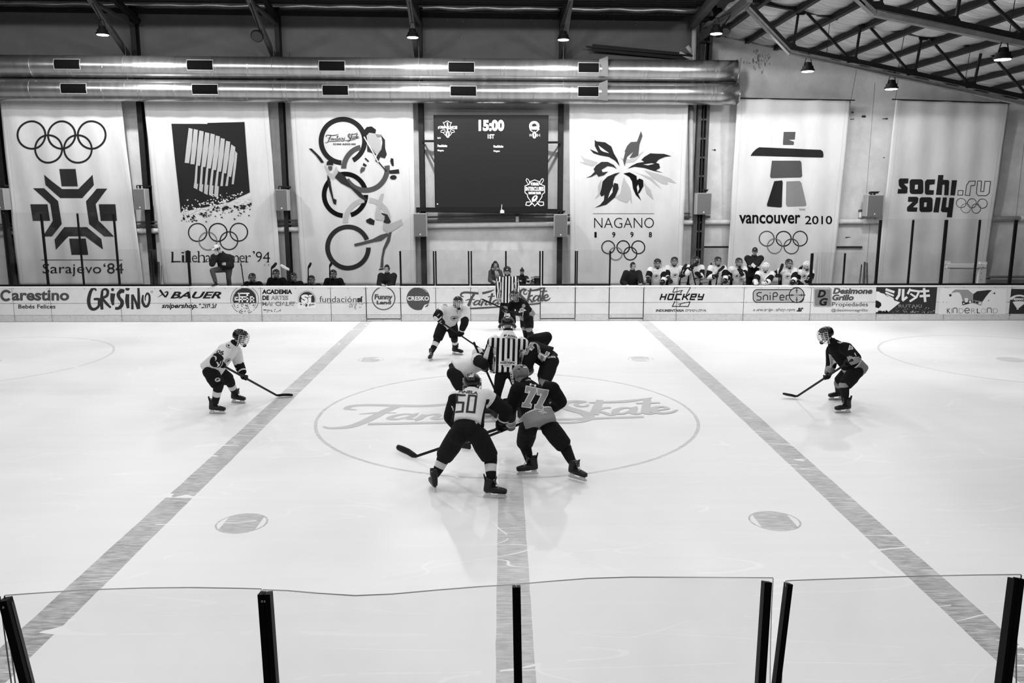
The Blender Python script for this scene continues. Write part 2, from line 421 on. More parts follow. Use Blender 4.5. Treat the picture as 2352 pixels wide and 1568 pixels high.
# ------------------------------------------------------------------ the ice
BY = 25.45            # front face of the far boards
WY = 28.5             # back wall
CX, CY, CR = 0.0, 14.48, 3.427
def ice_material():
    m, N, L, p = _mk('painted_ice')
    geo = N.new('ShaderNodeNewGeometry'); sep = N.new('ShaderNodeSeparateXYZ'); L.new(geo.outputs['Position'], sep.inputs[0])
    X, Y = sep.outputs[0], sep.outputs[1]
    def mt(op, a, b=None, c=None):
        n = N.new('ShaderNodeMath'); n.operation = op
        for i, q in enumerate((a, b, c)):
            if q is None: continue
            if isinstance(q, (int, float)): n.inputs[i].default_value = q
            else: L.new(q, n.inputs[i])
        return n.outputs[0]
    def noise(scale, sx=1, sy=1, det=6, dist=0.0, rot=0.0):
        mp = N.new('ShaderNodeMapping'); mp.inputs['Scale'].default_value = (sx, sy, 1); mp.inputs['Rotation'].default_value = (0, 0, rot)
        L.new(geo.outputs['Position'], mp.inputs[0])
        n = N.new('ShaderNodeTexNoise'); n.inputs['Scale'].default_value = scale; n.inputs['Detail'].default_value = det
        n.inputs['Distortion'].default_value = dist; n.inputs['Roughness'].default_value = 0.6
        L.new(mp.outputs[0], n.inputs[0]); return n.outputs['Fac']
    wob = mt('MULTIPLY', mt('SUBTRACT', noise(1.4), 0.5), 0.035)
    def line(x0, half): return mt('LESS_THAN', mt('ABSOLUTE', mt('SUBTRACT', mt('ADD', X, wob), x0)), half)
    def radius(cx, cy): return mt('SQRT', mt('ADD', mt('POWER', mt('SUBTRACT', X, cx), 2), mt('POWER', mt('SUBTRACT', Y, cy), 2)))
    def ringm(cx, cy, r, half): return mt('LESS_THAN', mt('ABSOLUTE', mt('SUBTRACT', mt('ADD', radius(cx, cy), wob), r)), half)
    blue = mt('MAXIMUM', line(-4.39, 0.18), line(4.39, 0.18))
    # stepped patch where the right line was repainted
    rf = N.new('ShaderNodeMapRange'); rf.inputs['From Min'].default_value = 10.2; rf.inputs['From Max'].default_value = 12.5
    rf.inputs['To Min'].default_value = 0.72; rf.inputs['To Max'].default_value = 0.0; L.new(Y, rf.inputs['Value'])
    red = mt('MULTIPLY', line(0.03, 0.17), rf.outputs[0])
    paint = mt('MAXIMUM', blue, red)
    dots = None
    for dx, dy in ((-3.29, -4.99), (3.29, -4.99), (-3.29, 4.99), (3.29, 4.99)):
        r = radius(dx, CY + dy)
        d = mt('MULTIPLY', mt('LESS_THAN', r, 0.30), mt('LESS_THAN', mt('ABSOLUTE', mt('SUBTRACT', X, dx)), 0.22))
        d = mt('MAXIMUM', d, ringm(dx, CY + dy, 0.30, 0.012))
        dots = d if dots is None else mt('MAXIMUM', dots, d)
    ez = None
    for ex, er in ((-13.0, 3.1), (12.6, 3.1)):
        e = mt('MAXIMUM', ringm(ex, 19.6, er, 0.03), mt('LESS_THAN', radius(ex + (0.5 if ex < 0 else -0.3), 19.3), 0.32))
        ez = e if ez is None else mt('MAXIMUM', ez, e)
    circ = ringm(CX, CY, CR, 0.03)
    # scraped, frosted-over streaks thin the paint
    st1 = noise(13.0, 0.4, 2.2, 9); st2 = noise(3.0, 1, 1, 6); big = noise(0.35, 1, 1, 3)
    thin = N.new('ShaderNodeMapRange'); thin.inputs['From Min'].default_value = 0.40; thin.inputs['From Max'].default_value = 0.62
    thin.inputs['To Min'].default_value = 0.92; thin.inputs['To Max'].default_value = 0.42
    L.new(mt('ADD', mt('MULTIPLY', st1, 0.75), mt('MULTIPLY', st2, 0.25)), thin.inputs['Value'])
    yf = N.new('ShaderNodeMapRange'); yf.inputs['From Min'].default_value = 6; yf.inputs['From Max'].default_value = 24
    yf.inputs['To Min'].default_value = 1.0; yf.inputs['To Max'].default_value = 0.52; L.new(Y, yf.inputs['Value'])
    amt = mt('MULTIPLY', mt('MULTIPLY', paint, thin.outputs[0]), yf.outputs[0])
    amt = mt('MAXIMUM', amt, mt('MULTIPLY', mt('MULTIPLY', dots, thin.outputs[0]), mt('MULTIPLY', yf.outputs[0], 0.85)))
    amt = mt('MAXIMUM', amt, mt('MULTIPLY', circ, mt('MULTIPLY', thin.outputs[0], 0.58)))
    amt = mt('MAXIMUM', amt, mt('MULTIPLY', ez, 0.30))
    # skate scratches: long thin pale lines and a few grey ones
    sc = None
    for rot, s, k in ((0.5, 0.7, 0.0), (-0.8, 0.8, 3.0), (1.25, 0.6, 9.0), (0.05, 0.5, 4.0)):
        mp = N.new('ShaderNodeMapping'); mp.inputs['Rotation'].default_value = (0, 0, rot); mp.inputs['Location'].default_value = (k, k, 0)
        mp.inputs['Scale'].default_value = (0.22, 1, 1); L.new(geo.outputs['Position'], mp.inputs[0])
        n = N.new('ShaderNodeTexNoise'); n.inputs['Scale'].default_value = s; n.inputs['Detail'].default_value = 1.5; n.inputs['Distortion'].default_value = 0.6
        L.new(mp.outputs[0], n.inputs[0])
        v = mt('LESS_THAN', mt('ABSOLUTE', mt('SUBTRACT', n.outputs['Fac'], 0.5)), 0.0016)
        sc = v if sc is None else mt('MAXIMUM', sc, v)
    scm = mt('MULTIPLY', sc, mt('GREATER_THAN', noise(0.8, 1, 1, 3), 0.47))
    base = N.new('ShaderNodeMapRange'); base.inputs['From Min'].default_value = 0.3; base.inputs['From Max'].default_value = 0.7
    base.inputs['To Min'].default_value = 0.80; base.inputs['To Max'].default_value = 0.87
    L.new(mt('ADD', mt('MULTIPLY', big, 0.6), mt('MULTIPLY', noise(1.2, 0.3, 3.5, 6), 0.4)), base.inputs['Value'])
    mix = N.new('ShaderNodeMix'); mix.data_type = 'FLOAT'
    L.new(amt, mix.inputs[0]); L.new(base.outputs[0], mix.inputs[2]); mix.inputs[3].default_value = 0.22
    fin = mt('MAXIMUM', mix.outputs[0], mt('MULTIPLY', scm, 0.88))
    cb = N.new('ShaderNodeCombineColor')
    for i in range(3): L.new(fin, cb.inputs[i])
    L.new(cb.outputs[0], p.inputs['Base Color'])
    rr = N.new('ShaderNodeMapRange'); rr.inputs['From Min'].default_value = 0.35; rr.inputs['From Max'].default_value = 0.65
    rr.inputs['To Min'].default_value = 0.30; rr.inputs['To Max'].default_value = 0.55; L.new(big, rr.inputs['Value'])
    L.new(rr.outputs[0], p.inputs['Roughness'])
    p.inputs['Specular IOR Level'].default_value = 0.2
    b = N.new('ShaderNodeBump'); b.inputs['Strength'].default_value = 0.15; b.inputs['Distance'].default_value = 0.003
    L.new(st1, b.inputs['Height']); L.new(b.outputs[0], p.inputs['Normal'])
    return m
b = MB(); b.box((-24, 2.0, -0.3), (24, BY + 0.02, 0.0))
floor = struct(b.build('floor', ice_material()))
# the rink's script logo lies under the ice in the centre circle
A = Art()
_ice_paint = worn(0.52, 0.72, 5.0)
def _mpi(u, v):
    return ((u - 1785) / 595 * 3.20, CY + 0.02 - (v - 250) / 280 * 1.75)
script_logo(A, _mpi, w=0.0058)
o = A.lay_on('painted_logo', lambda x, y, l: (x, y, 0.002 + .0022 * l), [_ice_paint], floor)

b = MB(); b.box((-24, BY + 0.13, -0.3), (24, WY + 0.2, 0.2))
walk = struct(b.build('floor_walkway', G(0.16, 0.8, noise=0.2)))

# ------------------------------------------------------------------ back wall and columns
wall_m = G(0.60, 0.9, noise=0.14, scale=1.6, bump=0.25, bscale=14)
xi = atY(1612, 400, WY).x                     # where the tall hall ends and the lower hall begins
b = MB(); b.box((-24, WY, -0.3), (24, WY + 0.25, 14.0))
wall = struct(b.build('wall_back', wall_m))
b = MB(); zc_ = atY(800, 190, WY).z; b.box((-24, WY - .006, zc_), (xi - .1, WY + .01, 14.0))  # added sheet: shade on the wall above the ducts, put into a darker colour
b.build('wall_shade_sheet', G(0.15, 0.9, noise=0.10, scale=1.2, bump=0.2, bscale=14), wall)
# vertical panel joints, the damp stains and chipped spots of the right hand wall
b = MB()
for (x0, y0), (x1, y1) in (((1712, 180), (1697, 240)), ((2006, 190), (1990, 445)), ((2338, 262), (2318, 640)), ((2000, 445), (1988, 640))):
    p = atY(x0, y0, WY - 0.004); q = atY(x1, y1, WY - 0.004)
    b.box((q.x - 0.006, WY - 0.006, q.z), (q.x + 0.006, WY + 0.01, p.z))
b.build('wall_joint', G(0.22, 0.9), wall)
A = Art()
for cx, cy, sx, sy in ((1986, 268, 8, 3), (2036, 273, 9, 2.5), (1958, 258, 4, 2), (1958, 274, 5, 1.6), (1945, 545, 9, 1.5), (2030, 362, 2, 1.5), (1640, 345, 5, 2)):
    for k in range(5):
        A.disc(cx + rng.normal() * sx * .4, cy + rng.normal() * sy * .4, sx * rng.uniform(.2, .5), 0, 0, 9, ry=sy * rng.uniform(.4, .9))
for k in range(60):
    A.disc(1745 + rng.normal() * 14, 140 + rng.normal() * 13, rng.uniform(.5, 2.2), 1, 0, 7, ry=rng.uniform(1, 5))
for k in range(150):
    A.disc(rng.uniform(960, 1600), 30 + rng.exponential(9), rng.uniform(.5, 1.5), 1, 0, 6)
stuff(A.lay_on('stain', lambda x, y, l: atY(x, y, WY - 0.009), [G(0.06, 0.9), G(0.30, 0.9)], wall))
# lighter repaired rectangles low on the wall
A = Art(); A.rect(1622, 518, 1672, 538); A.rect(1665, 585, 1672, 640); A.rect(1250, 556, 1302, 572); A.rect(982, 560, 1012, 575)
A.lay_on('repaired_patch', lambda x, y, l: atY(x, y, WY - 0.0025), [G(0.60, 0.9)], wall)

dark_steel = G(0.014, 0.55, noise=0.3, scale=6, spec=0.2)
mid_steel = G(0.06, 0.55, noise=0.25, scale=5)
BRACE = {}
for i, (px, w) in enumerate(((8, .26), (336, .17), (655, .15), (970, .17), (1287, .17))):
    X = atY(px, 420, WY - 0.2).x
    t = thing('trim_%d' % (i + 1), (X, WY - 0.2, 0.2), None, None); struct(t)
    m = MB(); m.box((X - w/2, WY - 0.32, 0.2), (X + w/2, WY - 0.30, 9.9)); m.box((X - .012, WY - 0.30, 0.2), (X + .012, WY - 0.02, 9.9)); m.box((X - w/2, WY - .02, 0.2), (X + w/2, WY + .01, 9.9))
    m.build('column', dark_steel, t)
    m = MB(); m.box((X - w*.8, WY - .36, 9.9), (X + w*.8, WY - .02, 9.94)); m.build('cap_plate', dark_steel, t)
    if i:   # knee brace rising from the column to the roof frame, with its second strut
        base = atY({1: 294, 2: 629, 3: 958, 4: 1291}[i], {1: 126, 2: 130, 3: 134, 4: 134}[i], WY - .34)
        top = atY({1: 206, 2: 570, 3: 938, 4: 1312}[i], {1: -4, 2: -6, 3: -8, 4: -8}[i], WY - 3.4)
        top = base + (top - base) * 1.25; BRACE[i] = (base, top); m = MB(); m.bar(base, top, .14, .14); m.build('knee_brace', mid_steel, t)
        e0 = atY({1: 304, 2: 637, 3: 966, 4: 1289}[i], 58, WY - .34); e1 = atY({1: 215, 2: 577, 3: 942, 4: 1310}[i], 4, WY - 2.6)
        m = MB(); m.bar(e0, e1, .10, .10); m.build('strut', mid_steel, t)
        f0 = atY({1: 318, 2: 637, 3: 964, 4: 1290}[i], 50, WY - .34); f1 = atY({1: 258, 2: 606, 3: 950, 4: 1305}[i], -6, WY - 1.5)
        m = MB(); m.bar(f0, f1, .16, .16); m.build('strut', dark_steel, t)
# open double column where the two halls meet, with rungs
X0, X1 = atY(1604, 420, WY - .25).x, atY(1618, 420, WY - .25).x
t = thing('trim_6', (X0, WY - .25, .2), None, None); struct(t)
for xx, w, mm in ((X0 - .07, .12, mid_steel), (X0 + .06, .05, dark_steel), (X1, .1, mid_steel)):
    m = MB(); m.box((xx - w/2, WY - .38, .2), (xx + w/2, WY - .1, 9.5)); m.build('column', mm, t)
for k in range(14):
    z = .8 + k * .62
    m = MB(); m.box((X0 - .02, WY - .36, z), (X1, WY - .32, z + .06)); m.build('rung', mid_steel, t)
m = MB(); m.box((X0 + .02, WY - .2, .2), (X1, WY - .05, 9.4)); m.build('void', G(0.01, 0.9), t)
# girder that carries the step between the roofs, running away along the hall
m = MB(); gi = atY(1612, 84, WY - .3); go = atY(1722, -4, 22.3)
m.bar(gi, go, .16, .2); m.bar(gi + V(-.35, 0, .35), go + V(-.5, 0, .5), .22, .22); m.bar(gi + V(-.1,0,-.2), go + V(-.05, 0, .1), .06, .06)
o = struct(m.build('trim_7', mid_steel))
m = MB(); m.bar(atY(1636, 8, WY - 1.0), atY(1660, 62, WY - 1.6), .16, .1); m.bar(atY(1655, 20, WY - 1.2), atY(1618, 78, WY - .5), .12, .1)
m.build('brace', dark_steel, o)

# ------------------------------------------------------------------ roofs
roof_dark = G(0.16, 0.7, noise=0.25, scale=2)
zl = atY(700, 2, WY).z
b = MB(); s = math.tan(R(11))
b.add([(-24, WY, zl), (xi - .2, WY, zl), (xi - .2, 12, zl + s*16.5), (-24, 12, zl + s*16.5), (xi - .2, -2, zl + s*2.5), (-24, -2, zl + s*2.5)], [(0,1,2,3), (3,2,4,5)])
struct(b.build('ceiling_tall', roof_dark))
# purlin and the rolls of silver insulation under the eave
b = MB(); p0 = atY(0, 20, WY - .35); p1 = atY(1640, 44, WY - .35)
b.bar(p0 + V(-6,0,.05), p1, .12, .15)
struct(b.build('trim_8', dark_steel))
foil = G(0.62, 0.28, 0.75, noise=0.25, scale=3, bump=0.6, bscale=5, stretch=(0.35, 1, 1))
b = MB(); q0 = atY(-60, 7, WY - .2); q1 = atY(1620, 23, WY - .2); k = 60
b.loft([q0.lerp(q1, i/k) + V(0, 0, .02*math.sin(i*1.7)) for i in range(k+1)], [(.13 + .012*math.sin(i*2.3), .10 + .015*math.sin(i*1.3)) for i in range(k+1)], n=12, lat=(0,1,0))
struct(b.build('trim_9', foil, smooth=True))
b = MB()
for k in range(6): b.bar(atY(-20, -8 - 4*k, WY - .8 - k*.55) + V(-4,0,0), atY(1600, 12 - 5*k, WY - .8 - k*.55), .14, .16)
stuff(b.build('trim_10', dark_steel)); bpy.data.objects['trim_10']['kind'] = 'structure'

# lower hall on the right: foil lined sheets sagging over purlins
ra = atY(1649, 78, WY); rb = atY(1781, 108, WY)
slope = (rb.z - ra.z) / (rb.x - ra.x)
def roof_z(x): return ra.z + (x - ra.x) * slope
sp = atY(1781, 108, WY).x - atY(1715, 93, WY).x
px0 = atY(1715, 93, WY).x
def foil_material():
    m, N, L, p = _mk('foil_sheet')
    p.inputs['Metallic'].default_value = 0.55; p.inputs['Roughness'].default_value = 0.38
    p.inputs['Base Color'].default_value = (.62, .62, .62, 1)
    tc = N.new('ShaderNodeTexCoord'); mp = N.new('ShaderNodeMapping'); mp.inputs['Scale'].default_value = (0.12, 1.0, 1)
    L.new(tc.outputs['Object'], mp.inputs[0])
    n = N.new('ShaderNodeTexNoise'); n.inputs['Scale'].default_value = 2.6; n.inputs['Detail'].default_value = 5; n.inputs['Distortion'].default_value = 0.5
    L.new(mp.outputs[0], n.inputs[0])
    bp = N.new('ShaderNodeBump'); bp.inputs['Strength'].default_value = 0.9; bp.inputs['Distance'].default_value = 0.25
    L.new(n.outputs['Fac'], bp.inputs['Height']); L.new(bp.outputs[0], p.inputs['Normal'])
    return m
b = MB(); nx, ny = 130, 90; XA, XB, YA, YB = xi - .3, 24.0, 2.0, WY
for j in range(ny + 1):
    for i in range(nx + 1):
        x = XA + (XB - XA) * i / nx; y = YA + (YB - YA) * j / ny
        u = (x - px0) / sp; sag = abs(math.sin(math.pi * u))
        z = roof_z(x) + .07 - .10 * sag * (1 + .35 * math.sin(y * 2.1 + math.floor(u) * 1.7)) + .03 * math.sin(y * 5.2 + math.floor(u))
        b.v.append((x, y, z))
for j in range(ny):
    for i in range(nx):
        o_ = j * (nx + 1) + i; b.f.append((o_, o_ + 1, o_ + nx + 2, o_ + nx + 1)); b.m.append(0)
ceil = struct(b.build('ceiling_low', foil_material(), smooth=True))
k = -1
while px0 + k * sp < 22:
    x = px0 + k * sp; z = roof_z(x)
    m = MB(); m.box((x - .045, 4, z - .10), (x + .045, WY - .01, z + .05)); m.box((x - .07, 4, z - .11), (x + .07, WY - .01, z - .085))
    m.build('purlin', dark_steel, ceil); k += 1
# rusty top edge of the wall under the sheet
b = MB()
b.add([(xi, WY - .01, roof_z(xi) + .1), (24, WY - .01, roof_z(24) + .1), (24, WY - .01, roof_z(24) - .06), (xi, WY - .01, roof_z(xi) - .06)], [(3,2,1,0)])
b.build('flashing', G(0.22, 0.9, noise=0.8, scale=9), ceil)

def truss(Y, top0, top1, bot0, bot1, diag, verts, diags, tray, label):
    """lattice truss in the plane Y; all in that plane"""
    t = thing('roof_truss', atY(*bot0, Y), label, 'truss', None)
    P = lambda q: atY(q[0], q[1], Y)
    m = MB(); m.bar(P(top0), P(top1), .12, .14, (0,1,0)); m.build('top_chord', dark_steel, t)
    m = MB(); m.bar(P(bot0), P(bot1), .12, .11, (0,1,0)); m.build('bottom_chord', dark_steel, t)
    if diag:
        m = MB(); m.bar(P(diag[0]), P(diag[1]), .12, .12, (0,1,0)); m.build('end_diagonal', dark_steel, t)
    for a, c in verts:
        m = MB(); m.bar(P(a), P(c), .055, .06, (0,1,0)); m.build('web_post', dark_steel, t)
        for q, sg in ((a, 1), (c, -1)):
            g = P(q); m = MB()
            pts = [(g.x - .14, g.z + sg*.10), (g.x + .26, g.z + sg*.05), (g.x + .16, g.z - sg*.14), (g.x - .06, g.z - sg*.14)]
            if sg < 0: pts = [(g.x - .30, g.z + .12), (g.x + .02, g.z + .14), (g.x + .16, g.z - .04), (g.x - .22, g.z - .04)]
            m.add([(x, Y - .02, z) for x, z in pts] + [(x, Y + .02, z) for x, z in pts], [(0,1,2,3), (7,6,5,4), (0,4,5,1), (1,5,6,2), (2,6,7,3), (3,7,4,0)])
            m.build('gusset', dark_steel, t)
    for a, c in diags:
        m = MB(); m.bar(P(a), P(c), .06, .06, (0,1,0)); m.build('web_diagonal', dark_steel, t)
    Yt = Y - .16
    galv = G(0.17, 0.5, 0.2, noise=0.2, scale=5)
    m = MB()
    for a, c in zip(tray[:-1], tray[1:]): m.bar(atY(*a, Yt), atY(*c, Yt), .1, .16, (0,1,0))
    for a, c in zip(tray[:-1], tray[1:]): m.bar(atY(a[0], a[1], Yt - .06), atY(c[0], c[1], Yt - .06), .03, .04, (0,1,0))
    m.build('cable_tray', galv, t)
    return t
truss(23.8, (1712, -3), (2420, 142), (1807, 107), (2420, 237), ((1722, 12), (1810, 106)),
      [((1835, 22), (1822, 110)), ((1978, 51), (1964, 141)), ((2118, 80), (2101, 170)), ((2256, 109), (2236, 199))],
      [((1851, 27), (1950, 134)), ((1993, 56), (2088, 164)), ((2134, 86), (2226, 194)), ((2268, 114), (2362, 222))],
      [(1717, 19), (1815, 122), (2420, 253)], 'dark steel lattice roof truss crossing in front of the back wall with lamps below')
truss(18.4, (1900, -110), (2450, 8), (2000, 12), (2450, 109), ((1890, -100), (2003, 14)),
      [((2036, -78), (2022, 18)), ((2210, -40), (2195, 52)), ((2384, -6), (2368, 90))],
      [((2052, -74), (2180, 44)), ((2230, -38), (2352, 78))],
      [(1965, -8), (2008, 32), (2450, 122)], 'dark steel lattice roof truss highest and nearest at the upper right corner')
# thin hanging wires between roof and trusses, and a loose rod against the wall
b = MB()
for a, ya, c, yc in (((1907, 38), 24.5, (1898, 130), 23.9), ((2078, 75), 24.0, (2062, 165), 23.8), ((2230, 108), 24.0, (2215, 196), 23.8), ((2332, -5), 19, (2318, 80), 18.4), ((2113, 5), 20, (2100, 44), 18.5)):
    b.tube([atY(*a, ya), atY(*c, yc)], .009, n=5)
struct(b.build('trim_11', dark_steel))

# ------------------------------------------------------------------ rink boards
board_w = G(0.70, 0.45, noise=0.05, scale=3, bump=0.05, bscale=20)
kick_m = G(0.56, 0.5, noise=0.10, scale=9, bump=0.05)
black = G(0.006, 0.5, spec=.1)
ZT = atY(1200, 656.5, BY).z
def bx(p): return atY(p, 697, BY).x
bounds = [-60, 30, 116, 277, 438, 600, 760, 841, 920.5, 1001, 1081, 1161.5, 1241, 1321, 1399, 1478, 1554, 1708, 1862, 2015, 2170, 2322, 2440]
gates = {841: 731.5, 1241: 731.5, 1399: 731}
zj = atY(1200, 695, BY).z; zk = atY(1200, 722, BY).z
boards = thing('rink_boards', (0, BY + .06, 0), 'long white rink boards on the far side carrying the row of sponsor prints', 'rink boards')
b = MB(); b.box((bx(-60), BY + .035, 0), (bx(2440), BY + .12, ZT - .02)); b.build('frame', G(0.05, .8), boards)
g_ = .008
for x0p, x1p in zip(bounds[:-1], bounds[1:]):
    x0, x1 = bx(x0p) + g_, bx(x1p) - g_
    zb = .01
    if x0p in gates:
        zb = atY(1200, gates[x0p], BY).z + .012
        m = MB(); m.bbox((x0, BY + .012, .005), (x1, BY + .05, zb - .03), .004); m.build('sill', kick_m, boards)
        for q in (bx(x0p), bx(x1p)):
            m = MB(); m.box((q - .012, BY - .002, zb), (q + .012, BY + .04, ZT)); m.build('gate_gap', black, boards)
    m = MB(); m.bbox((x0, BY, zj + .005), (x1, BY + .04, ZT - .05), .006); m.build('panel', board_w, boards)
    m = MB(); m.bbox((x0, BY, zk + .004), (x1, BY + .04, zj - .005), .006); m.build('panel', board_w, boards)
    m = MB(); m.bbox((x0, BY - .004, zb), (x1, BY + .04, zk - .003), .006); m.build('kick_plate', kick_m, boards)
    m = MB(); m.bbox((x0 - .006, BY - .012, ZT - .048), (x1 + .006, BY + .14, ZT), .01); m.build('cap_rail', G(0.8, 0.4), boards)
b = MB()
for x0p, x1p in zip(bounds[:-1], bounds[1:]):
    x0, x1 = bx(x0p), bx(x1p)
    for z, r in ((ZT - .07, .011), (zj, .013), (zk - .05, .010), (.06, .009)):
        n_ = 3 if x1 - x0 < 1.4 else 5
        for k in range(n_):
            x = x0 + .05 + (x1 - x0 - .1) * k / (n_ - 1) + rng.normal() * .01
            if z == zj and 0 < k < n_ - 1: continue
            b.add([(x + r*math.cos(a), BY - .0055, z + r*math.sin(a)) for a in (0, 1.05, 2.09, 3.14, 4.19, 5.24)], [(5,4,3,2,1,0)])
stuff(b.build('bolt', black, boards))
# pale worn flecks
# sponsor prints: pixel rows and columns of the board face
PB = BY - .0035
def onb(x, y, l): return atY(x, y, PB - .0015 * l)
inkA, inkB, inkC, inkW, inkM = G(0.075, .5), G(0.008, .5), G(0.19, .5), G(0.78, .5), G(0.03, .5)
INK = [inkB, inkA, inkC, inkW, worn(0.015, .54, 9), worn(0.16, .55, 9), G(0.30, .5), inkM, G(0.42, .5)]
def sponsor(A): return A.lay_on('sponsor_print', onb, INK, boards)
def U(k):            # crop coordinates of the four board views -> frame pixels
    return lambda u, v: (k + u / 5.6, 645 + v / 5.6)
A = Art(); A.text('arestino', 27, 666, 159, 690.5, 1, bold=.035); A.ring(14, 678.5, 10.5, 6, 1, 0, a0=-32, a1=-318)
A.text('Bebés Felices', 42, 699, 127.5, 708.5, 7, bold=.02); sponsor(A)
A = Art(); f = U(0)
for pts, w in (([(1240,125),(1205,95),(1165,140),(1140,250),(1160,340),(1210,365),(1265,330),(1275,270),(1268,235),(1205,235)], [14,22,30,34,32,26,24,26,26,20]),
               ([(1315,125),(1305,250),(1312,368)], [22,30,28]), ([(1310,125),(1350,105),(1385,130),(1375,190),(1325,225),(1370,290),(1425,345)], [16,22,26,26,22,26,18]),
               ([(1452,160),(1445,240),(1455,312)], [46,38,18]), ([(1600,135),(1560,130),(1520,170),(1535,220),(1570,265),(1560,320),(1520,352),(1480,350)], [30,38,30,30,34,34,28,26]),
               ([(1640,170),(1636,260),(1648,352)], [34,38,24]), ([(1700,175),(1703,365)], [20,24]), ([(1703,175),(1745,270),(1775,362)], [20,24,22]), ([(1780,85),(1785,220),(1785,362)], [20,26,26]),
               ([(1840,180),(1832,260),(1860,320),(1895,322),(1920,270),(1922,190),(1895,160),(1870,200),(1868,255)], [14,24,26,24,22,20,18,12,8])):
    A.stroke([f(*p) for p in pts], [q / 4.0 for q in w], 7)
A.disc(*f(1448,112), 3.6, 7); A.disc(*f(1640,98), 5, 7); A.ring(*f(1953,140), 2.6, .7, 2); A.text('R', 347.6, 668.6, 349.6, 671.4, 2); sponsor(A)
A = Art(); A.stroke([(367,665.5),(374,675),(380,682.5)], [5,4.5,3.5], 0, 0, False); A.stroke([(380,682.5),(385,674),(384,670),(378,672)], [3.5,4,3,2], 0); A.stroke([(374,675),(362,683)], [2.5,.6], 0, 0, False)
A.text('BAUER', 391, 669.5, 508.5, 685.5, 0, bold=.03, shear=.35); A.text('snipershop.', 371, 696, 454, 711, 0, bold=.03, shear=.3); A.text('com.ar', 455, 697, 501, 708, 4, bold=.02, shear=.3); sponsor(A)
A = Art(); cx, cy = 562, 688
A.ring(cx, cy, 32, 1.0, 0, 0, a0=165, a1=380); A.ring(cx, cy, 32, 1.2, 4, 0, a0=20, a1=165)
A.ring(cx, cy, 27.5, .8, 4)
A.poly([(cx + 26.5*math.cos(R(a)), cy + 26.5*math.sin(R(a))) for a in range(-195, 16, 6)], 7)
A.rect(cx - 26, cy + 7, cx + 26, cy + 8, 4)
for r_ in ((546,672,573,675), (549,680,570,683), (549,686,572,689), (540,681,546,684), (538,687,551,690), (574,680,584,683), (574,687,584,690), (548,672,551,694), (555,683,558,694), (566,675,570,694), (539,681,542,690), (581,680,584,694), (574,680,577,694)): A.rect(*r_, 3, 1)
for k in range(60):
    a = R(rng.uniform(20, 160)); rr = rng.uniform(6, 31); A.rect(cx + rr*math.cos(a), cy + rr*math.sin(a), cx + rr*math.cos(a) + rng.uniform(.6, 3), cy + rr*math.sin(a) + rng.uniform(.5, 2), 0)
sponsor(A)
A = Art(); A.text('ACADEMIA', 601.8, 664.5, 671, 675.2, 0, bold=.05); sponsor(A); A = Art(); A.text('DE', 602.5, 678.5, 618, 689, 0, bold=.05); A.text('ARTES', 622, 678.5, 662.5, 689, 6, bold=.05)
sponsor(A); A = Art(); A.text('MARCIALES', 602, 692.5, 678, 702.5, 5, bold=.03)
for k in range(26): x = rng.uniform(604, 644); y = rng.uniform(709.5, 716); A.rect(x, y, x + rng.uniform(1, 4), y + rng.uniform(.5, 1.6), 0)
sponsor(A)
A = Art(); A.disc(705, 688, 18, 7); A.ring(705, 688, 20, 1, 2); A.text('Sí', 691.5, 676, 719, 695, 3, 1, bold=.06); A.rect(684, 694.6, 726, 708, 3, 2)
for k in range(36):
    x = rng.uniform(689, 722); A.rect(x, 696.5 + rng.uniform(0, 9) * (1 - abs(x - 705) / 26), x + rng.uniform(.6, 3), 697 + rng.uniform(0, 9) * (1 - abs(x - 705) / 26), 1, 3)
A.text('fundación', 733.5, 680, 819, 694, 1); A.text('sí', 820, 680.5, 834, 694, 7, bold=.05)
A.text('org ar', 802, 697, 834, 711, 5, shear=.3); sponsor(A)
A = Art(); A.ring(881, 685, 26, 2.4, 1); A.text('Funny', 860, 675.5, 902, 691, 1, bold=.05, shear=.05); A.text('Land', 865, 690, 898, 699, 1, bold=.05)
A.ring(880, 693.5, 3.4, 1.3, 1, 0, a0=20, a1=160); sponsor(A)
A = Art(); A.disc(960.5, 685.5, 26.8, 1)
A.poly([(975,700),(985,697),(983,703),(976,706),(978,712),(968,713)], 3, 1); A.poly([(977,703),(983,698),(985,699),(982,704),(976,705)], 1, 2)
A.text('CRESKO', 935, 680, 985.5, 690.3, 3, 1, bold=.03); A.stroke([(963,659.5),(972,663),(981,671)], .9, 3, 1); sponsor(A)
A = Art(); script_logo(A, U(840), 1, 0, 1 / 5.6); sponsor(A)
A = Art(); hockey_logo(A, lambda u, v: (1220 + u / 5.6, 645 + v / 5.6), 0, 1 / 5.6); A.text('INDUMENTARIA', 1506, 710, 1571, 716, 1, bold=.05, shear=.2); A.text('DEPORTIVA', 1573.5, 710, 1622, 716, 5, bold=.04, shear=.2); sponsor(A)
A = Art()
def rrect(x0, y0, x1, y1, r, n=6):
    P = []
    for cx, cy, a in ((x1-r, y0+r, -90), (x1-r, y1-r, 0), (x0+r, y1-r, 90), (x0+r, y0+r, 180)):
        for k in range(n + 1): q = R(a + 90*k/n); P.append((cx + r*math.cos(q), cy + r*math.sin(q)))
    return P
A.poly(rrect(1730, 665, 1846, 694, 9), 8); A.stroke(rrect(1730, 665, 1846, 694, 9), 1.8, 0, 1, False, True)
def sn(*pts): A.stroke([(1600 + u/5.6, 645 + v/5.6) for u, v in pts], 2.1, 0, 2, False)
sn((838,150),(800,148),(776,165),(780,190),(825,205),(832,228),(815,246),(770,246)); sn((858,190),(858,248)); sn((858,200),(880,180),(905,182),(915,200),(915,248)); sn((946,180),(946,248)); sn((946,150),(946,162))
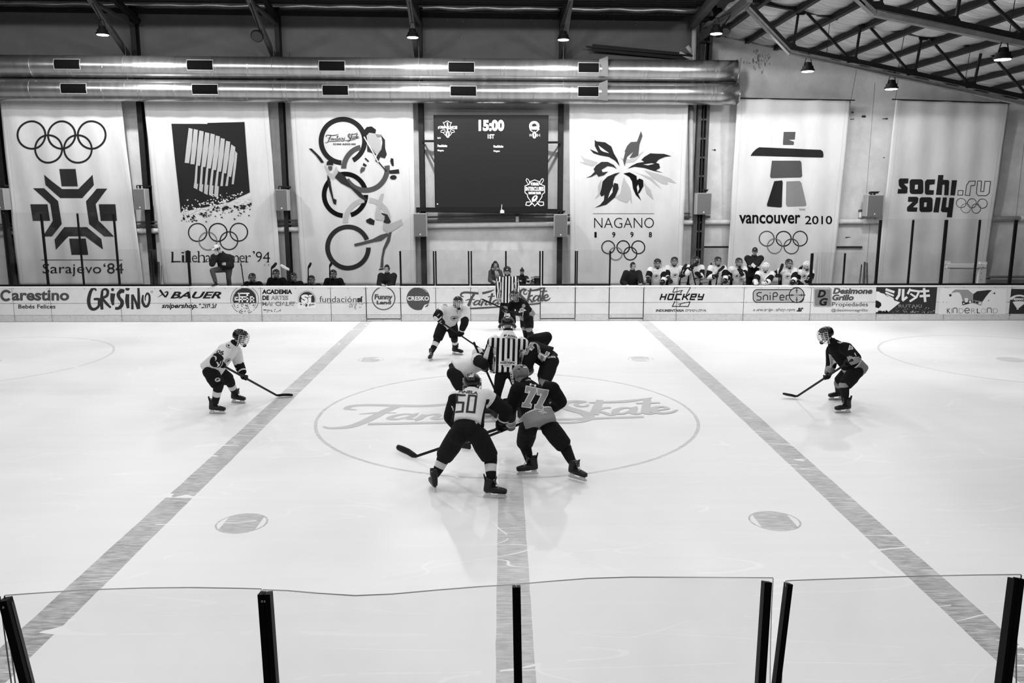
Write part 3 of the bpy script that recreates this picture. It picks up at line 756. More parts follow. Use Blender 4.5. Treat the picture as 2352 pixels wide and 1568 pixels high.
sn((985,248),(985,165),(1000,150),(1030,152),(1042,175),(1030,198),(990,200)); sn((1070,215),(1125,212),(1122,190),(1100,178),(1075,190),(1070,225),(1085,246),(1125,244)); sn((1152,248),(1152,190),(1180,182),(1230,184))
A.disc(1830, 677.5, 17, 8, 2); A.ring(1830, 677.5, 17, 2.0, 0, 3)
for q in ((1812,676.6,1825,678.4), (1834,676.6,1850,678.4), (1829.1,660.5,1830.9,673), (1829.1,682,1830.9,694.5), (1818.3,674.5,1819.6,680.5), (1840.3,674.5,1841.6,680.5), (1827,666.2,1833,667.4), (1827,687.8,1833,689)): A.rect(*q, 0, 4)
A.disc(1830, 677.5, 3.6, 6, 4); A.ring(1810, 688, 1.6, .5, 0, 4)
A.text('www.snipershop.com', 1729, 707, 1826, 717, 5, bold=.02, shear=.25); A.text('.ar', 1829.5, 706.5, 1845.5, 715.5, 0, bold=.04, shear=.25); sponsor(A)
A = Art(); A.poly(rrect(1869, 661.5, 1910.5, 704.5, 5), 1); A.poly(rrect(1870, 662.5, 1909.5, 703.5, 5), 3, 1); A.poly(rrect(1871, 663.5, 1908.5, 702.5, 4), 2, 2)
A.text('D', 1877.5, 665.5, 1897, 683, 0, 3, bold=.05, shear=.25); A.text('G', 1882, 684, 1901.5, 702, 0, 3, bold=.05, shear=.25)
A.text('Desimone', 1912.5, 661, 2004, 675, 1, bold=.05, shear=.25); A.text('Grillo', 1911.5, 676, 1961, 690, 1, bold=.05, shear=.25)
A.text('Propiedades', 1911.5, 694, 1993.5, 706, 7, bold=.004); A.text('@desimonegrillo', 1909, 708.5, 1993, 717, 1, bold=.004); sponsor(A)
# dark advertisement with large white strokes
A = Art(); g = lambda u, v: (1970 + u / 6.157, 645 + v / 6.157)
A.poly([g(262,88), g(1126,88), g(1092,466), g(255,466)], 7)
A.poly([g(262,150), g(300,150), g(320,168), g(375,182), g(410,215), g(505,240), g(515,275), g(580,295), g(600,305), g(425,445), g(340,425), g(290,440), g(255,440)], 3, 1)
A.poly([g(255,275), g(285,280), g(330,310), g(335,350), g(295,388), g(250,372)], 0, 2)
def kana(pts, w): A.stroke([g(*p) for p in pts], w / 6.157, 3, 3, False)
kana([(395,118),(520,160)], 34); kana([(392,160),(510,210)], 26); kana([(405,195),(500,245)], 12)
kana([(595,110),(585,200),(545,262)], 36); kana([(645,112),(638,270)], 36); kana([(630,280),(700,225)], 34)
kana([(745,110),(705,185)], 30); kana([(725,128),(868,148),(830,230),(735,290)], 30); kana([(745,180),(815,225)], 26)
kana([(885,148),(1012,140)], 32); kana([(875,216),(1022,206)], 34); kana([(938,100),(955,298)], 36)
A.text('RUTAKI', *g(578,332), *g(905,376), 6, 3)
for k in range(60):
    x, y = rng.uniform(500, 1090), 445 - rng.exponential(22); a = rng.uniform(0, 3.1); q = rng.uniform(4, 20)
    if y > 300: A.stroke([g(x, y), g(x + q*math.cos(a), y + q*.6*math.sin(a))], rng.uniform(.3, 1.0), 3, 3, False)
for k in range(14):
    x = rng.uniform(280, 420); A.poly([g(x, 440), g(x + 12, 410 + rng.uniform(-5, 15)), g(x + 24, 442), g(x + 10, 456)], 0, 3)
sponsor(A)
A = Art()
A.poly([g(1175,95), g(2110,110), g(2090,492), g(1140,470)], 3)
A.poly([g(1320,185), g(1345,145), g(1380,122), g(1560,124), g(1635,185), g(1625,270), g(1485,290), g(1465,210), g(1440,165), g(1400,158), g(1345,168)], 6, 1)
A.poly([g(1635,185), g(1690,145), g(1850,128), g(1900,132), g(1860,165), g(1815,220), g(1765,292), g(1628,268)], 7, 1)
A.disc(*g(1310,203), 2.9, 7, 1); A.disc(*g(1935,175), 2.0, 7, 1); A.stroke([g(1900,174), g(1935,175)], .8, 7, 1, False); A.disc(*g(1853,276), 1.2, 7, 1)
A.poly([g(1472,292), g(1618,270), g(1622,310), g(1482,345)], 7, 2); A.poly([g(1622,268), g(1765,292), g(1745,350), g(1622,312)], 6, 2)
A.poly([g(1512,242), g(1560,242), g(1560,300), g(1518,305)], 3, 3); A.disc(*g(1590,296), 2.8, 3, 3); A.disc(*g(1648,295), 2.8, 7, 3); A.disc(*g(1688,306), 2.6, 7, 3); A.disc(*g(1730,315), 2.6, 3, 3); A.disc(*g(1500,318), 1.8, 3, 3)
x = 1262
for ch, w, big, ink in (('K', 50, 0, 7), ('I', 8, 0, 2), ('n', 66, 1, 7), ('D', 70, 0, 6), ('e', 78, 1, 7), ('R', 66, 0, 6), ('L', 46, 0, 7), ('a', 74, 0, 6), ('n', 66, 1, 7), ('D', 70, 0, 6)):
    if ch == 'n': A.stroke([g(x,452), g(x,395), g(x+15,382), g(x+45,382), g(x+58,398), g(x+58,455)], 1.6, ink, 1, False)
    elif ch == 'e': A.stroke([g(x+2,420), g(x+70,418), g(x+62,395), g(x+36,382), g(x+10,395), g(x,420), g(x+14,448), g(x+38,456), g(x+68,446)], 1.6, ink, 1, False)
    elif ch == 'a': A.stroke([g(x+62,458), g(x+62,400), g(x+32,392), g(x+4,410), g(x+4,440), g(x+30,458), g(x+60,445)], .8, ink, 1, False)
    else: A.text(ch, *g(x, 388), *g(x + w, 458), ink, 1, bold=-.01 if ink == 6 else .01)
    x += w + 14
sponsor(A)
A = Art(); A.poly([g(2172,112), g(2420,116), g(2400,496), g(2132,490)], 7)
A.poly([g(2345 + 158*math.cos(R(a)) - 60, 300 + 105*math.sin(R(a))) for a in range(-160, -10, 8)], 3, 1)
A.poly([g(2195,252), g(2240,222), g(2300,218), g(2400,240), g(2400,290), g(2300,268), g(2240,272), g(2195,286)], 7, 2)
A.text('RE/MAX', *g(2206,240), *g(2352,276), 3, 3, bold=.05)
A.poly([g(2190,298), g(2240,286), g(2330,286), g(2385,300), g(2275,388), g(2250,388)], 3, 2)
A.rect(*g(2246,392), *g(2276,404), 3, 2); sponsor(A)

# ------------------------------------------------------------------ glass above the boards
pane_far = glass_mat(0.952, 0.10)
pane_near = glass_mat(0.953, 0.06, .03)
edge_m = G(0.10, 0.3)
def far_glass(label, spans, posts, top):
    x0 = atY(spans[0][0], 654, BY + .07).x
    t = thing('glass_screen', (x0, BY + .07, ZT), label, 'glass screen', 'far side glass')
    zt = atY(1176, top, BY + .07).z
    for a, c in spans:
        xa, xb = atY(a, 654, BY + .07).x, atY(c, 654, BY + .07).x
        m = MB(); m.box((xa + .012, BY + .062, ZT + .03), (xb - .012, BY + .078, zt), 0)
        o = m.build('pane', [pane_far, edge_m], t)
        for p in o.data.polygons:
            if abs(p.normal.y) < .5: p.material_index = 1
        m = MB(); m.bbox((xa, BY + .04, ZT - .01), (xb, BY + .10, ZT + .055), .008); m.build('channel', black, t)
    for px, w in posts:
        x = atY(px, 654, BY + .07).x
        m = MB(); m.bbox((x - w/2, BY + .045, ZT), (x + w/2, BY + .095, zt - .03), .008)
        m.build('post', black, t)
    return t
far_glass('tall far glass at the left end in front of the first banner', [(-60, 27), (27, 111), (111, 193), (193, 275)], [(27, .09), (111, .07), (193, .05), (275, .06)], 488)
far_glass('short far glass between the tall left glass and the left bench', [(276, 352), (352, 437)], [(354, .04), (437, .07)], 572)
far_glass('short far glass under the scoreboard with seven panes', [(921, 997), (1001, 1077), (1083, 1162), (1162, 1240), (1246, 1321), (1325, 1400)],
          [(921, .055), (997, .045), (1002, .045), (1077, .045), (1083, .045), (1162, .05), (1240, .045), (1246, .045), (1321, .045), (1325, .04), (1400, .05)], 574)
far_glass('short far glass right of the right bench', [(1861, 1936), (1936, 2010)], [(1861, .085), (1936, .05)], 580)
far_glass('tall far glass at the right end in front of the last banner', [(2011, 2085), (2085, 2160), (2160, 2236), (2236, 2318), (2318, 2420)], [(2011, .085), (2085, .06), (2160, .10), (2236, .06), (2318, .10)], 503)

# the glass right before the camera
NY = 3.62; NZ = 2.12
nb = thing('near_boards', (0, NY, 0), 'white near side rink boards standing below the picture edge', 'rink boards')
b = MB(); b.bbox((-8, NY - .08, 0), (8, NY + .12, 1.14), .02); b.build('panel', board_w, nb)
def bow(tops):
    """points along the top edge; the panes bulge, so each point has its own distance at one height"""
    return [atZ(x, y, NZ) for x, y in tops]
panes = [([(-260,1385), (-120,1375), (0,1370), (-2,1370)][:3], 'near glass pane at the far left edge, mostly out of frame'),
         ([(10,1367), (80,1362), (200,1354), (330,1350), (440,1349), (540,1350.5), (600,1352)], 'near glass pane left of the pair of black posts'),
         ([(603,1354), (660,1356), (730,1362), (815,1367.5), (900,1364), (1000,1355), (1100,1347), (1183,1342)], 'near glass pane with the sagging top edge'),
         ([(1186,1341.5), (1260,1335), (1350,1328), (1450,1325), (1600,1325.5), (1700,1326), (1776,1326.5)], 'near glass pane right of the centre post'),
         ([(1805,1334), (1820,1332.5), (1950,1328), (2100,1323), (2250,1320), (2346,1319)], 'near glass pane at the right behind the open gap')]
for tops, lab in panes:
    P = bow(tops); yb = NY
    m = MB(); n = len(P); th = .012; rows = 6
    for i, p in enumerate(P):
        for j in range(rows + 1):
            s_ = j / rows; z = 1.16 + (NZ - 1.16) * s_
            y = yb + (p.y - yb) * math.sin(s_ * math.pi / 2)
            m.v += [(p.x, y - th/2, z), (p.x, y + th/2, z)]
    w = 2 * (rows + 1)
    for i in range(n - 1):
        for j in range(rows):
            o_ = i * w + 2 * j
            m.f += [(o_, o_ + w, o_ + w + 2, o_ + 2), (o_ + 1, o_ + 3, o_ + w + 3, o_ + w + 1)]; m.m += [0, 0]
        o_ = i * w + 2 * rows; m.f.append((o_, o_ + w, o_ + w + 1, o_ + 1)); m.m.append(1)
    for i in (0, n - 1):
        for j in range(rows): o_ = i * w + 2 * j; m.f.append((o_, o_ + 2, o_ + 3, o_ + 1)); m.m.append(1)
    t = thing('glass_screen', (P[n//2].x, NY, 1.14), lab, 'glass pane', 'near side glass')
    m.build('pane', [pane_near, edge_m], t, smooth=False)
    m = MB(); m.box((P[0].x, NY - .03, 1.14), (P[-1].x, NY + .03, 1.19)); m.build('channel', black, t)
for x0, y0, x1, y1, w0, dbl, lab in ((12, 1375, 62, 1568, 20, 0, 'black near glass post at the left edge'), (609, 1361, 624, 1568, 30, 1, 'double black near glass post between the two left panes'),
                       (1186, 1346, 1190, 1568, 20, 1, 'slim double black near glass post in the centre'), (1761, 1335, 1746, 1568, 18, 0, 'black near glass post left of the open gap'),
                       (1811, 1339, 1783, 1568, 13, 0, 'thin black near glass post right of the open gap'), (2334, 1327, 2304, 1568, 26, 1, 'thick black near glass post at the right edge')):
    yt = atZ(x0, y0, NZ - .03).y - .03
    a = atY(x0, y0, yt); c = atY(x1, y1, NY - .03); c = c + (c - a) * 1.6
    wm = w0 / ppm(yt) / 1.08
    t = thing('glass_post', (c.x, c.y, c.z), lab, 'post', 'near side glass posts')
    if dbl:
        for sx in (-1, 1):
            d = V(sx * wm * .26, 0, 0); m = MB(); m.bar(a + d, c + d, wm * .46, .05, (0,1,0)); m.build('half_post', black, t)
        m = MB(); m.bar(a + V(0,.01,-.01), c + V(0,.01,-.01), wm * .5, .02, (0,1,0)); m.build('seal', G(.03, .3), t)
    else:
        m = MB(); m.bar(a, c, wm, .05, (0,1,0)); m.build('half_post', black, t)
        m = MB(); m.bar(a + V(wm*.5,.012,-.02), c + V(wm*.5,.012,-.02), .012, .02, (0,1,0)); m.build('seal', G(.08, .25), t)
    m = MB()
    for q in ((-.2, .0) if dbl else (0,)): m.ball(a + V(q*wm + .004, -.028, -.03), (.006, .004, .006), 8)
    m.build('screw', G(.35, .3, .8), t)

# ------------------------------------------------------------------ spiral ducts
def duct_material():
    m, N, L, p = _mk('galvanised_duct')
    p.inputs['Metallic'].default_value = 0.9; p.inputs['Roughness'].default_value = 0.27
    tc = N.new('ShaderNodeTexCoord'); mp = N.new('ShaderNodeMapping'); mp.inputs['Scale'].default_value = (3, .5, .5); L.new(tc.outputs['Object'], mp.inputs[0])
    n = N.new('ShaderNodeTexNoise'); n.inputs['Scale'].default_value = 2.2; n.inputs['Detail'].default_value = 8; L.new(mp.outputs[0], n.inputs[0])
    r = N.new('ShaderNodeMapRange'); r.inputs['From Min'].default_value = .3; r.inputs['From Max'].default_value = .7; r.inputs['To Min'].default_value = .32; r.inputs['To Max'].default_value = .42
    L.new(n.outputs['Fac'], r.inputs['Value']); L.new(r.outputs[0], p.inputs['Base Color'])
    r2 = N.new('ShaderNodeMapRange'); r2.inputs['To Min'].default_value = .22; r2.inputs['To Max'].default_value = .30; L.new(n.outputs['Fac'], r2.inputs['Value']); L.new(r2.outputs[0], p.inputs['Roughness'])
    return m
duct_m = duct_material(); DY = 27.45
vents = [[(156, 147), (461, 149), (763, 151), (1060, 154), (1352, 155)], [(166, 203), (469, 205), (769, 207), (1064, 209), (1352, 210)]]
for di, (yl, yr, dia) in enumerate(((151.5, 164, 47), (206, 216, 47))):
    a = atY(-120, yl - 1, DY); c = atY(1691 if di == 0 else 1693, yr, DY); rad = dia / 2 / ppm(DY) * 1.0
    t = thing('ventilation_duct', (c.x, DY, c.z), ('upper' if di == 0 else 'lower') + ' of the two shiny round metal ducts along the back wall', 'duct', 'ducts along the back wall')
    m = MB(); k = 40
    m.loft([a.lerp(c, i / k) for i in range(k + 1)], [rad] * (k + 1), lat=(0,0,1), n=40)
    m.build('pipe', duct_m, t, smooth=True)
    m = MB(); m.loft([c - V(.02,0,0), c + V(.015,0,0)], [rad + .015, rad + .015], lat=(0,0,1), n=40); m.build('end_cap', duct_m, t)
    for i in range(22):        # raised seams round the pipe
        x = a.x + 1.15 * (i + .4)
        if x > c.x - .2: break
        s_ = (x - a.x) / (c.x - a.x); p = a.lerp(c, s_)
        m = MB()
        for dx in ((0, .12) if i % 2 else (0,)):
            m.loft([p + V(dx-.012,0,0), p + V(dx-.006,0,0), p + V(dx+.006,0,0), p + V(dx+.012,0,0)], [rad + .001, rad + .009, rad + .009, rad + .001], lat=(0,0,1), n=32, cap=False)
        m.build('seam', duct_m, t)
    def on_duct(px, ang, d=0.0):
        p = atY(px, 180, DY - rad); s_ = (p.x - a.x) / (c.x - a.x); q = a.lerp(c, s_)
        return V(p.x, q.y - (rad + d) * math.cos(ang), q.z + (rad + d) * math.sin(ang))
    for vi, (vx, vy) in enumerate(vents[di]):
        hw = 30 if vi < 4 else 24; x0, x1 = vx - hw, vx + hw
        zc = atY(vx, vy, DY - rad).z; p = a.lerp(c, (atY(vx, vy, DY - rad).x - a.x) / (c.x - a.x))
        am = math.asin(max(-.9, min(.9, (zc - p.z) / rad))); ha = 10.5 / ppm(DY) / rad
        m = MB(); n = 6
        for i in range(n + 1):
            an = am - ha + 2 * ha * i / n
            m.v += [on_duct(x0, an, .012), on_duct(x1, an, .012), on_duct(x0, an, -.01), on_duct(x1, an, -.01)]
        for i in range(n):
            o_ = 4 * i; m.f += [(o_, o_+1, o_+5, o_+4)]; m.m.append(0)
        m.f += [(0,2,3,1), (4*n, 4*n+1, 4*n+3, 4*n+2)]; m.m += [0, 0]
        m.build('vent_opening', G(.004, .9, spec=.02), t)
        m = MB()
        for (q0, b0), (q1, b1) in (((x0, am-ha), (x1, am-ha)), ((x1, am-ha), (x1, am+ha)), ((x0, am-ha), (x0, am+ha)), ((x0, am+ha), (x1, am+ha))):
            m.tube([on_duct(q0 + (q1-q0)*i/5, b0 + (b1-b0)*i/5, .012) for i in range(6)], .012, n=6)
        m.build('vent_rim', G(.45, .35, .7), t)
        if vi == 4:                     # vent cover bent open
            m = MB(); n = 6
            for i in range(n + 1):
                s_ = i / n; out = .02 + .14 * s_
                m.v += [on_duct(x1 + 22 * s_ - 2, am - ha * 1.6 + .1 * s_, out), on_duct(x1 + 19 * s_, am + ha * 1.5, out + .05)]
            for i in range(n): o_ = 2*i; m.f.append((o_, o_+1, o_+3, o_+2)); m.m.append(0)
            m.build('bent_cover', G(.09, .8), t)
    for hx in (283, 625, 961, 1295, 1622):
        m = MB(); p = on_duct(hx, 1.2, .01); q = on_duct(hx, -.5, .006)
        m.tube([on_duct(hx, an, .008) for an in (1.5, 1.0, .5, 0, -.4)], .007, n=5); m.tube([on_duct(hx, 1.5, .0), on_duct(hx, 1.5, .5 if di == 0 else .04)], .006, n=5)
        m.build('hanger_wire', G(.2, .4, .6), t)

# ------------------------------------------------------------------ high bay lamps
lens_m = G(0.9, .4, emit=14.0); lamp_m = G(.006, .6, spec=.1); lens_off = G(.03, .4)
def high_bay(px, py, Y, label, lit=True, tilt=0.0, s=1.0, rod=None, power=LAMP_W * 3.2):
    """py is the row of the lens"""
    p = atY(px, py, Y)
    t = thing('high_bay_lamp', p, label, 'lamp', 'high bay lamps')
    m = MB(); prof = [(0, .17), (.02, .185), (.05, .185), (.055, .16), (.10, .15), (.14, .145), (.15, .09), (.23, .08), (.25, .05)]
    rot = Matrix.Rotation(tilt, 3, 'X')
    m.loft([p + rot @ V(0, 0, h * s) for h, r in prof], [r * s for h, r in prof], n=24); m.build('housing', lamp_m, t)
    m = MB(); m.loft([p + rot @ V(0, 0, -.012 * s), p + rot @ V(0, 0, .004 * s)], [.155 * s, .165 * s], n=24); m.build('lens', lens_m if lit else lens_off, t)
    m = MB()
    for k in range(12):
        a = 2*math.pi*k/12; d = V(math.cos(a), math.sin(a), 0)
        m.bar(p + rot @ (d*.085*s + V(0,0,.145*s)), p + rot @ (d*.07*s + V(0,0,.24*s)), .012, .03, d)
    m.build('cooling_fin', lamp_m, t)
    top = rod if rod is not None else p + V(0, .05, .62 * s)
    m = MB()
    for sx in (-1, 1): m.bar(p + rot @ V(sx*.12*s, 0, .12*s), p + rot @ V(sx*.045*s, 0, .42*s), .012, .03, (0,1,0))
    m.bar(p + rot @ V(-.05*s, 0, .42*s), p + rot @ V(.05*s, 0, .42*s), .03, .02); m.bar(p + rot @ V(0, 0, .40*s), top, .025, .025)
    m.build('bracket', lamp_m, t)
    if lit and power:
        l = lamp_light(p.x, p.y, p.z - .06, power, .3 * s)
    return t
def on_brace(i, Y):
    p, q = BRACE[i]; return p.lerp(q, (Y - p.y) / (q.y - p.y))
high_bay(236, 80, 25.2, 'lit high bay lamp hanging at the leftmost knee brace', rod=on_brace(1, 25.2))
high_bay(590, 84, 25.2, 'dark high bay lamp with its dull face turned to the viewer', lit=False, tilt=R(-55), rod=on_brace(2, 25.2))
high_bay(948, 86, 25.2, 'lit high bay lamp above the gap left of the scoreboard', rod=on_brace(3, 25.2))
high_bay(1294, 91.5, 25.2, 'lit high bay lamp above the right end of the scoreboard', rod=on_brace(4, 25.2), power=LAMP_W * 2.5)
high_bay(1645, 77.5, 24.0, 'lit high bay lamp at the step between the two roofs', rod=gi.lerp(go, .71), power=LAMP_W * 1.5)
high_bay(1666, 74, 24.0, 'small dark tilted lamp beside the lit one at the roof step', lit=False, tilt=R(-40), s=.8, rod=gi.lerp(go, .72))
high_bay(1855, 164, 23.6, 'high bay lamp below the left end of the long truss', rod=atY(1857, 118, 23.7), power=LAMP_W * 0.8)
high_bay(2047, 204.5, 23.6, 'lit high bay lamp above the gap between the two right banners', rod=atY(2056, 165, 23.7), power=LAMP_W * 2.0)
high_bay(2303, 136.5, 18.2, 'large lit high bay lamp nearest the upper right corner', rod=atY(2310, 90, 18.3), power=LAMP_W * 1.2)

# ------------------------------------------------------------------ hanging banners
cloth_b = G(0.60, 0.85, noise=0.04, scale=2.5, bump=0.22, bscale=2.2, stretch=(2.2, 1, .7), spec=.15)
BINK = [G(.018, .8, spec=.08), G(.005, .8, spec=.08), G(.075, .8, spec=.08), G(.20, .8, spec=.08), G(.40, .8, spec=.08), G(.60, .85, spec=.08), G(.028, .8, spec=.08)]
YT, YB_ = 27.93, 28.33
ZT_, ZB_ = atY(1176, 225, YT).z, atY(1176, 655, YB_).z
KB = (YT - YB_) / (ZT_ - ZB_)
def on_banner(px, py):
    d = ray(px, py); t = (YB_ + KB * (CAM.z - ZB_)) / (d.y - KB * d.z)
    return CAM + d * t
def fold(x, z):
    return .016 * math.sin(x * 7.3 + z * .6) + .012 * math.sin(x * 3.1 - z * 2.3)
class Banner:
    def __init__(s, corners, label):
        tl, tr, bl, br = corners
        p = on_banner(*bl)
        s.t = thing('banner', (p.x, YB_, p.z), label, 'banner', 'banners along the back wall')
        m = MB(); nx, ny = 56, 60
        for j in range(ny + 1):
            v = j / ny
            l = Vector(tl).lerp(Vector(bl), v); r = Vector(tr).lerp(Vector(br), v)
            for i in range(nx + 1):
                q = l.lerp(r, i / nx); w = on_banner(q.x, q.y)
                w.y += fold(w.x, w.z); m.v.append(tuple(w))
        for j in range(ny):
            for i in range(nx): o_ = j * (nx+1) + i; m.f.append((o_, o_+nx+1, o_+nx+2, o_+1)); m.m.append(0)
        o = m.build('cloth', cloth_b, s.t, smooth=True)
        md = o.modifiers.new('thick', 'SOLIDIFY'); md.thickness = .004; md.offset = 1
        a, c = on_banner(*tl), on_banner(*tr)
        m = MB(); m.tube([a + V(-.12, -.015, .01), c + V(.12, -.015, .01)], .02, 8); m.build('hanging_rod', dark_steel, s.t)
        for (q0, q1) in ((tl, bl), (tr, br)):      # stitched side hems
            m = MB(); sg = 1 if q0 is tl else -1
            for k in range(24):
                u0, u1 = k / 24, (k + 1) / 24
                p0 = Vector(q0).lerp(Vector(q1), u0); p1 = Vector(q0).lerp(Vector(q1), u1)
                w0 = on_banner(p0.x + sg*11, p0.y); w1 = on_banner(p1.x + sg*11, p1.y)
                w0.y += fold(w0.x, w0.z) - .005; w1.y += fold(w1.x, w1.z) - .005
                m.bar(w0, w1, .012, .006, (0,1,0))
            m.build('hem', G(.5, .85), s.t)
        for sx, q in ((-1, a), (1, c)):
            m = MB(); m.tube([q, q + V(sx*.05 + .12, .05, 1.3)], .006, 5); m.build('hanging_wire', dark_steel, s.t)
    def art(s, A, name='print'):
        def fn(x, y, l):
            w = on_banner(x, y); w.y += fold(w.x, w.z) - .014 - .003 * l
            return w
        return A.lay_on(name, fn, BINK, s.t, cell=9)
def rings5(A, cs, r, w, cols, gap=1.2):
    for (cx, cy), c in zip(cs, cols): A.ring(cx, cy, r, w, c, 0)
B = Banner(((-3, 215), (276, 215), (44, 655), (330, 655)), 'white banner reading Sarajevo with a snowflake of dark blocks, leftmost')
A = Art(); rings5(A, [(73.3,310), (142.3,310), (210.7,310), (111.7,342), (179.3,342)], 31.5, 4.4, [0]*5); B.art(A)
A = Art(); f = lambda *ps: [(u / 4.355, 400 + v / 4.355) for u, v in ps]
A.poly([(136.7,388), (174.3,388), (179.3,427.7), (141.7,427.7)], 6)
for q in ([(445,5),(622,148),(788,148),(925,5),(940,107),(828,238),(605,238),(458,107)], [(335,140),(503,298),(527,465),(428,622),(518,622),(622,497),(583,268),(443,140)],
          [(1078,144),(970,144),(865,270),(897,500),(1040,622),(1145,622),(985,465),(958,298)], [(545,655),(648,528),(874,528),(1012,648),(1030,752),(855,620),(690,620),(560,755)],
          [(310,300),(475,300),(498,466),(333,466)], [(988,300),(1155,300),(1172,466),(1007,466)], [(697,643),(860,643),(883,805),(720,805)]): A.poly(f(*q), 6)
B.art(A, 'emblem')
A = Art(); A.rect(95.5, 596, 282.5, 597.3, 0); A.text('Sarajevo', 99, 605, 233.5, 634.5, 0); A.text('‘84', 238, 604, 284.5, 628, 0); B.art(A, 'lettering')

B = Banner(((329, 215), (613.5, 215), (376.5, 655), (647.5, 655)), 'white banner reading Lillehammer with a striped dark panel')
A = Art(); f = lambda *ps: [(330 + u / 3.564, 220 + v / 3.564) for u, v in ps]
A.poly(f((228,228),(522,230),(522,222),(826,214),(845,480),(868,790),(700,870),(560,900),(430,925),(303,955),(270,620)), 0)
tx = [370,414,460,505,548,590,632,676,718,752]; ty = [263,272,284,298,308,324,345,368,398,450]; bt = [548,558,570,580,592,605,618,632,660,722]
for i in range(10):
    w = 34 if i < 9 else 16; dx = -32 if i < 9 else -28; e = 8 if i < 8 else 22
    A.poly(f((tx[i],ty[i]), (tx[i]+w,ty[i]+e), (tx[i]+w-10,(ty[i]+bt[i])/2), (tx[i]+w+dx,bt[i]+3), (tx[i]+dx,bt[i]), (tx[i]+dx+14,(ty[i]+bt[i])/2)), 4, 1)
    if 2 <= i <= 8:
        x = tx[i] + dx; A.poly(f((x - 2,bt[i]), (x + 15,bt[i]), (x + 5,738), (x - 16,738)), 4, 1)
    if 2 <= i <= 6:
        x = tx[i] + dx - 16; yb = [752, 775, 797, 810, 822][i-2]; A.poly(f((x, 716 + 5*(i-2)), (x + 33, 720 + 5*(i-2)), (x + 26, yb + 14), (x - 4, yb)), 4, 1)
B.art(A, 'emblem')
A = Art()
for k in range(260):
    u = rng.uniform(0, 1); x = 305 + 575 * u; mid = 965 - 105 * u + 15 * math.sin(u * 9); s_ = rng.normal() * 42; y = mid + s_
    a = rng.uniform(0, 6.3); q = rng.uniform(6, 13) * (1.1 if abs(s_) < 40 else .8)
    A.poly(f(*[(x + q * 1.2 * math.cos(a + t), y + q * math.sin(a + t)) for t in (0, 1.9 + rng.uniform(-.4, .4), 3.8 + rng.uniform(-.5, .5))]), 5 if s_ < 8 else 0, 2)
stuff(B.art(A, 'shards'))
A = Art(); rings5(A, f((443,1117),(608,1117),(779,1115),(527,1188),(699,1185)), 20.4, 2.6, [0,1,0,3,6]); B.art(A)
A = Art()
for ch, x0, x1, yt in (('L',232,305,1275),('i',312,334,1278),('l',343,358,1270),('l',371,386,1270),('e',397,440,1305),('h',447,500,1270),('a',505,548,1305),('m',556,640,1305),('m',650,732,1305),('m',700,780,1305),('e',785,830,1305),('r',838,880,1305),('’',893,910,1270),('9',918,968,1275),('4',975,1035,1275)):
    a, c = f((x0, yt), (x1, 1360 if ch != '’' else 1298)); A.text(ch, a[0], a[1], c[0], c[1], 1, bold=-.012)
    if ch in 'Lilhmr4':
        sx = {'L': (x0+8,), 'i': ((x0+x1)/2,), 'l': ((x0+x1)/2,), 'h': (x0+6, x1-6), 'm': (x0+6, (x0+x1)/2, x1-6), 'r': (x0+8,), '4': (x1-18,)}[ch]
        for q in sx: a, c = f((q - 13, 1357), (q + 13, 1362)); A.rect(a[0], a[1], c[0], c[1], 1)
        if ch != '4': a, c = f((sx[0] - 14, yt), (sx[0], yt + 5)); A.rect(a[0], a[1], c[0], c[1], 1)
A.text('C', *f((985,1376))[0], *f((997,1390))[0], 2); A.text('R', *f((1020,1376))[0], *f((1032,1390))[0], 2); B.art(A, 'lettering')

B = Banner(((664, 215), (948, 215), (694, 655), (956, 655)), 'white banner with five staggered rings and three skating figures, left of the scoreboard')
A = Art(); g3 = lambda u, v: (660 + u / 3.5625, 220 + v / 3.5625)
def arc(cx, cy, r, w, col, lay, *spans):
    for a0, a1 in spans: A.ring(*g3(cx, cy), r / 3.5625, w / 3.5625, col, lay, a0=a0, a1=a1, n=60)
arc(455, 370, 178, 40, 0, 0, (0, 62), (94, 360)); arc(640, 595, 178, 42, 2, 1, (180, 257), (-8, 150)); arc(472, 810, 171, 38, 1, 0, (-106, -18), (0, 74), (96, 222))
arc(655, 1030, 178, 40, 4, 1, (177, 262), (275, 352)); arc(497, 1240, 168, 38, 6, 0, (0, 338)); B.art(A)
A = Art(); script_logo(A, lambda u, v: g3(310 + (u - 1190) / 1190 * 282, 302 + (v - 70) / 325 * 82), 6, 2, .2 / 3.5625)
A.text('ICE RINK- BUENOS AIRES', *g3(375,388), *g3(563,403), 6, 2, bold=.03); B.art(A, 'lettering')
A = Art(); f = lambda *ps: [g3(*p) for p in ps]
